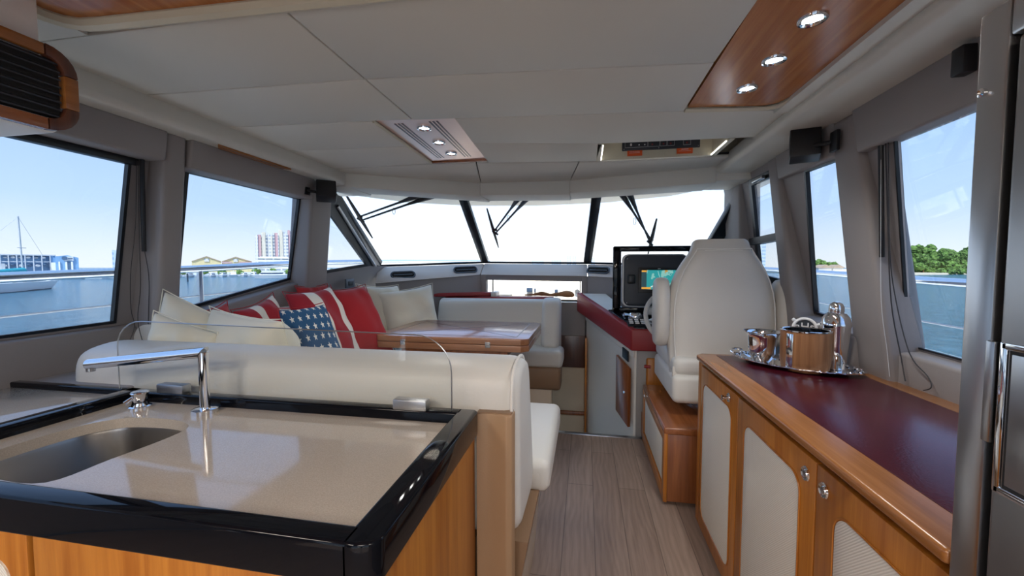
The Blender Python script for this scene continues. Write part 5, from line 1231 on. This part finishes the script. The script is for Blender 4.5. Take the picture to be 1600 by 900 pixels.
# yellow boat sheds
T_, X_, Z_ = site(347, 262)
for i, (u0, u1, um, vt) in enumerate(((300.5, 346.5, 324, 401.5), (347.5, 394.5, 369, 401.8))):
    x0, x1, xm, top, ev = X_(u0), X_(u1), X_(um), Z_(vt), Z_(408.5)
    o3 = T_ @ Vector((xm, 0, GR)); h = thing('boat_shed', tuple(o3), ('yellow gabled boat shed, left of the pair' if i == 0 else 'yellow gabled boat shed with red roof edges, right of the pair'), 'boat shed', 'yellow gabled sheds')
    put(MB().prism([(x0, 0, GR), (x1, 0, GR), (x1, 0, ev), (xm, 0, top), (x0, 0, ev)], (0, 20, 0)), T_).build('walls', 'shed_yellow', h)
    put(MB().prism([(x0, -.5, ev+.1), (xm, -.5, top+.35), (x1, -.5, ev+.1), (x1, -.5, ev-.15), (xm, -.5, top-.05), (x0, -.5, ev-.15)], (0, 21, 0)), T_).build('roof', 'roof_tan', h)
    if i:
        for a_, b_ in ((x0, X_(363)), (X_(374), x1)): put(MB().box((a_, -1, Z_(411.5)), (b_, 0, Z_(408.8))), T_).build('awning', 'roof_red', h)
    put(MB().box((xm-1, -.4, Z_(409)), (xm+1, 0, Z_(404.5))), T_).build('gable_vent', 'f_grey', h)
# striped condominium: side-by-side bays
T_, X_, Z_ = site(435, 420); o3 = T_ @ Vector((0, 0, GR))
tw = thing('condominium_tower', tuple(o3), 'tall pink, yellow and white striped condominium behind the port window', 'building')
bays = [(400.5, 404.7, 368.5, 'f_white'), (404.7, 409.4, 367.8, 'f_pink'), (409.4, 411, 371, 'f_grey'), (411, 416.6, 364, 'f_yellow'), (416.6, 419, 369, 'f_grey'), (419, 425, 367, 'f_white'), (425, 427.5, 369, 'f_yellow'), (427.5, 430.7, 364.5, 'f_grey'), (430.7, 435.8, 364, 'f_pink'), (435.8, 437.2, 368, 'f_grey'), (437.2, 443.4, 359.5, 'f_yellow'), (443.4, 447.6, 362, 'f_white'), (447.6, 451.8, 365.5, 'f_grey'), (451.8, 455, 359, 'f_pink'), (455, 459, 360, 'f_white'), (459, 464, 358, 'f_pink'), (464, 469, 359, 'f_yellow')]
for i, (u0, u1, v, mt_) in enumerate(bays): put(MB().box((X_(u0), (i % 3)*.9, GR), (X_(u1), 16, Z_(v))), T_).build('bay', mt_, tw)
T_, X_, Z_ = site(428, 340); o3 = T_ @ Vector((0, 0, GR))
pdm = thing('podium_building', tuple(o3), 'low white building with flat roof in front of the striped condominium', 'building')
put(MB().box((X_(403), 0, GR), (X_(452), 14, Z_(404))), T_).build('walls', 'f_low', pdm)
put(MB().prism([(X_(402), -.5, Z_(404)), (X_(453), -.5, Z_(404)), (X_(449), -.5, Z_(401)), (X_(408), -.5, Z_(401))], (0, 15, 0)), T_).build('roof', 'gelcoat', pdm)
# other far buildings
for i, (x, y, wd, h, lb) in enumerate(((-41, 900, 9, 27, 'twin hazy tower seen through the middle pane, left one'), (-29, 900, 8, 27, 'twin hazy tower seen through the middle pane, right one'), (-120, 900, 26, 16, 'low hazy block left of the twin towers on the horizon'), (-75, 900, 20, 19, 'hazy block just left of the twin towers'), (12, 900, 8, 22, 'small hazy tower seen beside the instrument hoop'))):
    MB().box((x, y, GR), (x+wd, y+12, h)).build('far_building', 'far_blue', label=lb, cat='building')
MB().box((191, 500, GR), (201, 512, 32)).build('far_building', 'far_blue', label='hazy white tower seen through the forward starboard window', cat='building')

def blobs(name, pts, mat, label, cat='tree', group=None, seed=0, leafy=260):
    rnd = random.Random(seed); mb = MB()
    for (x, y, z, r_) in pts:
        t = bmesh.new(); bmesh.ops.create_icosphere(t, subdivisions=3, radius=1)
        for v in t.verts:
            k = 1+.16*math.sin(v.co.x*9+x)+.14*math.sin(v.co.y*11+z)+.12*math.sin(v.co.z*13+y)+rnd.uniform(-.12, .12)
            v.co = Vector((x, y, z))+Vector((v.co.x*r_*k, v.co.y*r_*k, v.co.z*r_*.85*k))
        mb._m(t)
    return mb.build(name, mat, label=label, cat=cat, group=group, ang=10)
# trees on the starboard shore
TX = [(152, 213, 5.6), (157.5, 209, 4.0), (163, 211, 3.8), (143, 216, 5.0), (169, 209, 4.4), (175, 211, 5.2), (183, 208, 5.4), (191, 208, 5.0), (147, 207, 3.4), (134, 214, 4.4)]
tl = ['taller bushy tree at the left end of the starboard grove', 'low green tree next right of the tallest one in the starboard grove', 'low green tree in the middle of the starboard grove', 'tree partly hidden by the window post left of the starboard grove', 'green tree right of the grove middle', 'tall green tree towards the right of the starboard grove', 'tall green tree near the refrigerator side of the window', 'rightmost tree of the starboard grove', 'small tree in front of the left end of the grove', 'tree behind the starboard window post']
for i, (x, y, r_) in enumerate(TX):
    t = thing('shore_tree', (x, y, -.9), tl[i], 'tree', 'trees on the starboard shore')
    rnd = random.Random(i+50); mb = MB()
    for k in range(16):
        tt = bmesh.new(); bmesh.ops.create_icosphere(tt, subdivisions=3, radius=1)
        hh = rnd.uniform(0, 1); cx_, cy_, cz_ = x+rnd.uniform(-r_, r_)*(1.1-.5*hh), y+rnd.uniform(-2, 2), hh*r_*1.95; rr_ = r_*rnd.uniform(.36, .60)
        for v in tt.verts: v.co = Vector((cx_, cy_, cz_))+v.co*rr_*rnd.uniform(.72, 1.22)
        mb._m(tt)
    mb.build('crown', 'leaf', t, ang=5)
    MB().tube([(x, y, -1), (x+.3, y, 1+r_)], [.3, .2], 8).build('trunk', 'driftwood', t)
blobs('beach_scrub', [(150+i*3.3, 202-.2*i, -.3, 1.5) for i in range(12)], 'leaf', 'low green scrub along the starboard beach', 'shrub', seed=5)
for i, (x, y, wd) in enumerate(((100, 196, 5), (107.2, 199, 4), (94.2, 199, 4))):
    MB().box((x, y, GR), (x+wd, y+5, 1.2)).prism([(x-.5, y-.5, 1.2), (x+wd+.5, y-.5, 1.2), (x+wd/2, y-.5, 2.6)], (0, 6, 0), mi=1).build('beach_house', ['gelcoat', 'roof_tan'], label=('low beach house seen through the second starboard window, %s' % ('middle', 'right', 'left')[i]), cat='house', group='houses on the starboard shore')
blobs('shore_shrub', [(98+i*2.5, 211, 2+.8*math.sin(i*2), 2.6) for i in range(7)], 'leaf', 'row of palms and bushes behind the starboard beach houses', 'shrub', seed=7)
blobs('shore_shrub', [(-172, 128, .5, 2.2), (-168, 131, .8, 1.8), (-176, 126, .2, 1.5)], 'leaf', 'green bushes right of the blue marina shed', 'shrub', seed=8)
blobs('shore_shrub', [(-139+i*3.9, 118+i*3.6, -.4+.4*math.sin(i*1.7), 1.3) for i in range(11)], 'leaf', 'line of bushes below the yellow sheds', 'shrub', seed=9)

# boats
def boat(loc, L_, rz, label, kind=0, group=None, hullmat='hull'):
    t = thing('motor_yacht' if kind == 0 else 'moored_boat', loc, label, 'boat', group)
    mm = Matrix.Translation(loc) @ Matrix.Rotation(rz, 4, 'Z')
    def hl(f, wd, z): return [mm @ Vector((L_*x, wd*y*L_, z*L_)) for x, y in f]
    out = [(-.5, -.13), (-.1, -.15), (.25, -.12), (.5, 0), (.25, .12), (-.1, .15), (-.5, .13)]
    MB().loft([hl([(x*.9, y*.75) for x, y in out], 1, -.01), hl(out, 1, .09)]).build('hull', hullmat, t)
    inn_ = [(x*.62-.06, y*.75) for x, y in out]
    MB().loft([hl(inn_, 1, .09), hl([(x*.85, y*.85) for x, y in inn_], 1, .17)]).build('cabin', 'hull', t)
    MB().loft([hl([(x*.93-.0, y*1.03) for x, y in inn_], 1, .115), hl([(x*.88, y*1.0) for x, y in inn_], 1, .15)]).build('window_band', 'boat_glass', t)
    if kind == 0:
        f2 = [(x*.38-.08, y*.6) for x, y in out]; MB().loft([hl(f2, 1, .17), hl([(x*1.05, y*1.05) for x, y in f2], 1, .205)]).build('flybridge', 'hull', t)
        MB().tube([mm @ Vector((-.12*L_, 0, .2*L_)), mm @ Vector((-.14*L_, 0, .27*L_))], .006*L_, 6).build('mast', 'hull', t)
    return t
boat((-87, 100, -1.7), 10.5, R(40), 'white motor yacht moored nearest at the right of the forward port window')
boat((-126.5, 86, -1.7), 8.5, R(50), 'white cabin cruiser moored below the handrail in the near port window', 1)
rnd = random.Random(3); mb_ = None
names = ['left end', 'second from the left', 'third from the left', 'left of the thin pilings', 'centre left', 'centre', 'centre right', 'right of centre', 'right part', 'beside the condominium', 'nearly at the window frame', 'far right', 'behind the nearest yacht']
for i in range(13):
    u = i/12; x = -125+u*24; y = 100+u*24
    boat((x, y, -1.7), rnd.uniform(6.8, 8.4), R((-45 if i % 3 else 135)+rnd.uniform(-3, 3)), 'white boat in the distant marina row, %s' % names[i], i % 2, 'moored boats in the far marina')
for i in range(5):
    boat((-143+i*4.2, 62+i*6.4, -1.7), 7, R(60+i*7), 'small moored boat in the line below the blue shed, %s' % ('leftmost', 'second from the left', 'middle', 'second from the right', 'rightmost')[i], 1, 'boats below the marina shed')
for i, (x, y) in enumerate(((-92, 76), (-83, 71))): MB().tube([(x, y, -2), (x, y, .6-.5*i)], .16, 8).build('mooring_piling', 'hull_dark', label=('dark mooring piling in open water, %s of two' % ('left', 'right')[i]), cat='piling', group='mooring pilings')
# sailing boat with teal sail cover
sbt = thing('sailing_boat', (-73, 38.5, -1.7), 'white sailing boat with teal sail cover and tall mast at the far left', 'boat')
o = Vector((-74, 38.6, -1.7)); ux = Vector((.80, .60, 0))*-1
ux = Vector((-.42, .91, 0)); ux = (Vector((-76.5, 46, 0))-Vector((-69.5, 36, 0))).normalized(); uy = Vector((-ux.y, ux.x, 0)); stern = Vector((-64.0, 28.0, -1.7))
def bp_(l, wdt, z): return stern+ux*l+uy*wdt+Vector((0, 0, z))
LL = 22
def hring(sc_w, z, l0, l1): return [bp_(l0+(l1-l0)*t, wdt*sc_w, z) for t, wdt in ((0, -.9), (.3, -1.5), (.6, -1.4), (.85, -.7), (1, 0), (.85, .7), (.6, 1.4), (.3, 1.5), (0, .9))]
MB().loft([hring(.75, -.1, .6, LL-2.0), hring(.9, .45, .3, LL-1.0), hring(1, 1.15, 0, LL)]).build('hull', 'hull', sbt)
MB().loft([hring(.77, -.12, .6, LL-1.95), hring(.80, .12, .5, LL-1.6)]).build('boot_stripe', 'hull_dark', sbt)
MB().loft([hring(.55, 1.12, 5, LL-3.5), hring(.42, 1.55, 6, LL-5.2)]).build('cabin', 'hull', sbt)
for l in (11.5, 13.4, 15.2, 16.4): MB().box(bp_(l, -.0, 0)*0+bp_(l, -.74, 1.32)-Vector((.35, .35, .10)), bp_(l, -.74, 1.32)+Vector((.35, .35, .10)), .03).build('cabin_window', 'boat_glass', sbt)
mst = bp_(14.6, 0, 0)
MB().tube([mst+Vector((0, 0, 1)), mst+Vector((-.3, 0, 9.7))], [.10, .07], 10).build('mast', 'shed_grey', sbt)
MB().tube([mst+Vector((0, 0, 5.6))-ux*.8, mst+Vector((0, 0, 5.6))+ux*.8], .04, 6).build('spreader', 'shed_grey', sbt)
MB().tube([mst+Vector((0, 0, 2.6)), bp_(9, 0, 2.35), bp_(3, 0, 2.15)], [.38, .33, .2], 10, flat=1.1).build('sail_cover', 'teal', sbt)
MB().hexa([bp_(1, -1.2, 1.9), bp_(5.5, -1.2, 1.9), bp_(5.5, 1.2, 1.9), bp_(1, 1.2, 1.9), bp_(2, -.9, 2.35), bp_(5, -.9, 2.35), bp_(5, .9, 2.35), bp_(2, .9, 2.35)], .1).build('sprayhood', 'teal', sbt)
for l in (LL, 1.0): MB().tube([mst+Vector((-.3, 0, 9.6)), bp_(l, 0, 1.2)], .015, 5).build('stay', 'shed_grey', sbt)
MB().tube([bp_(LL-.6, -.4, 1.1), bp_(LL-.1, -.2, 1.95), bp_(LL+.1, 0, 1.95), bp_(LL-.1, .2, 1.95), bp_(LL-.6, .4, 1.1)], .04, 6).build('pulpit', 'steel', sbt)
MB().lathe([(.001, 0), (.6, .0), (.65, .25), (.45, .5), (.001, .55)], bp_(19.3, 0, 1.15), 16).build('dinghy_bundle', 'hull', sbt)
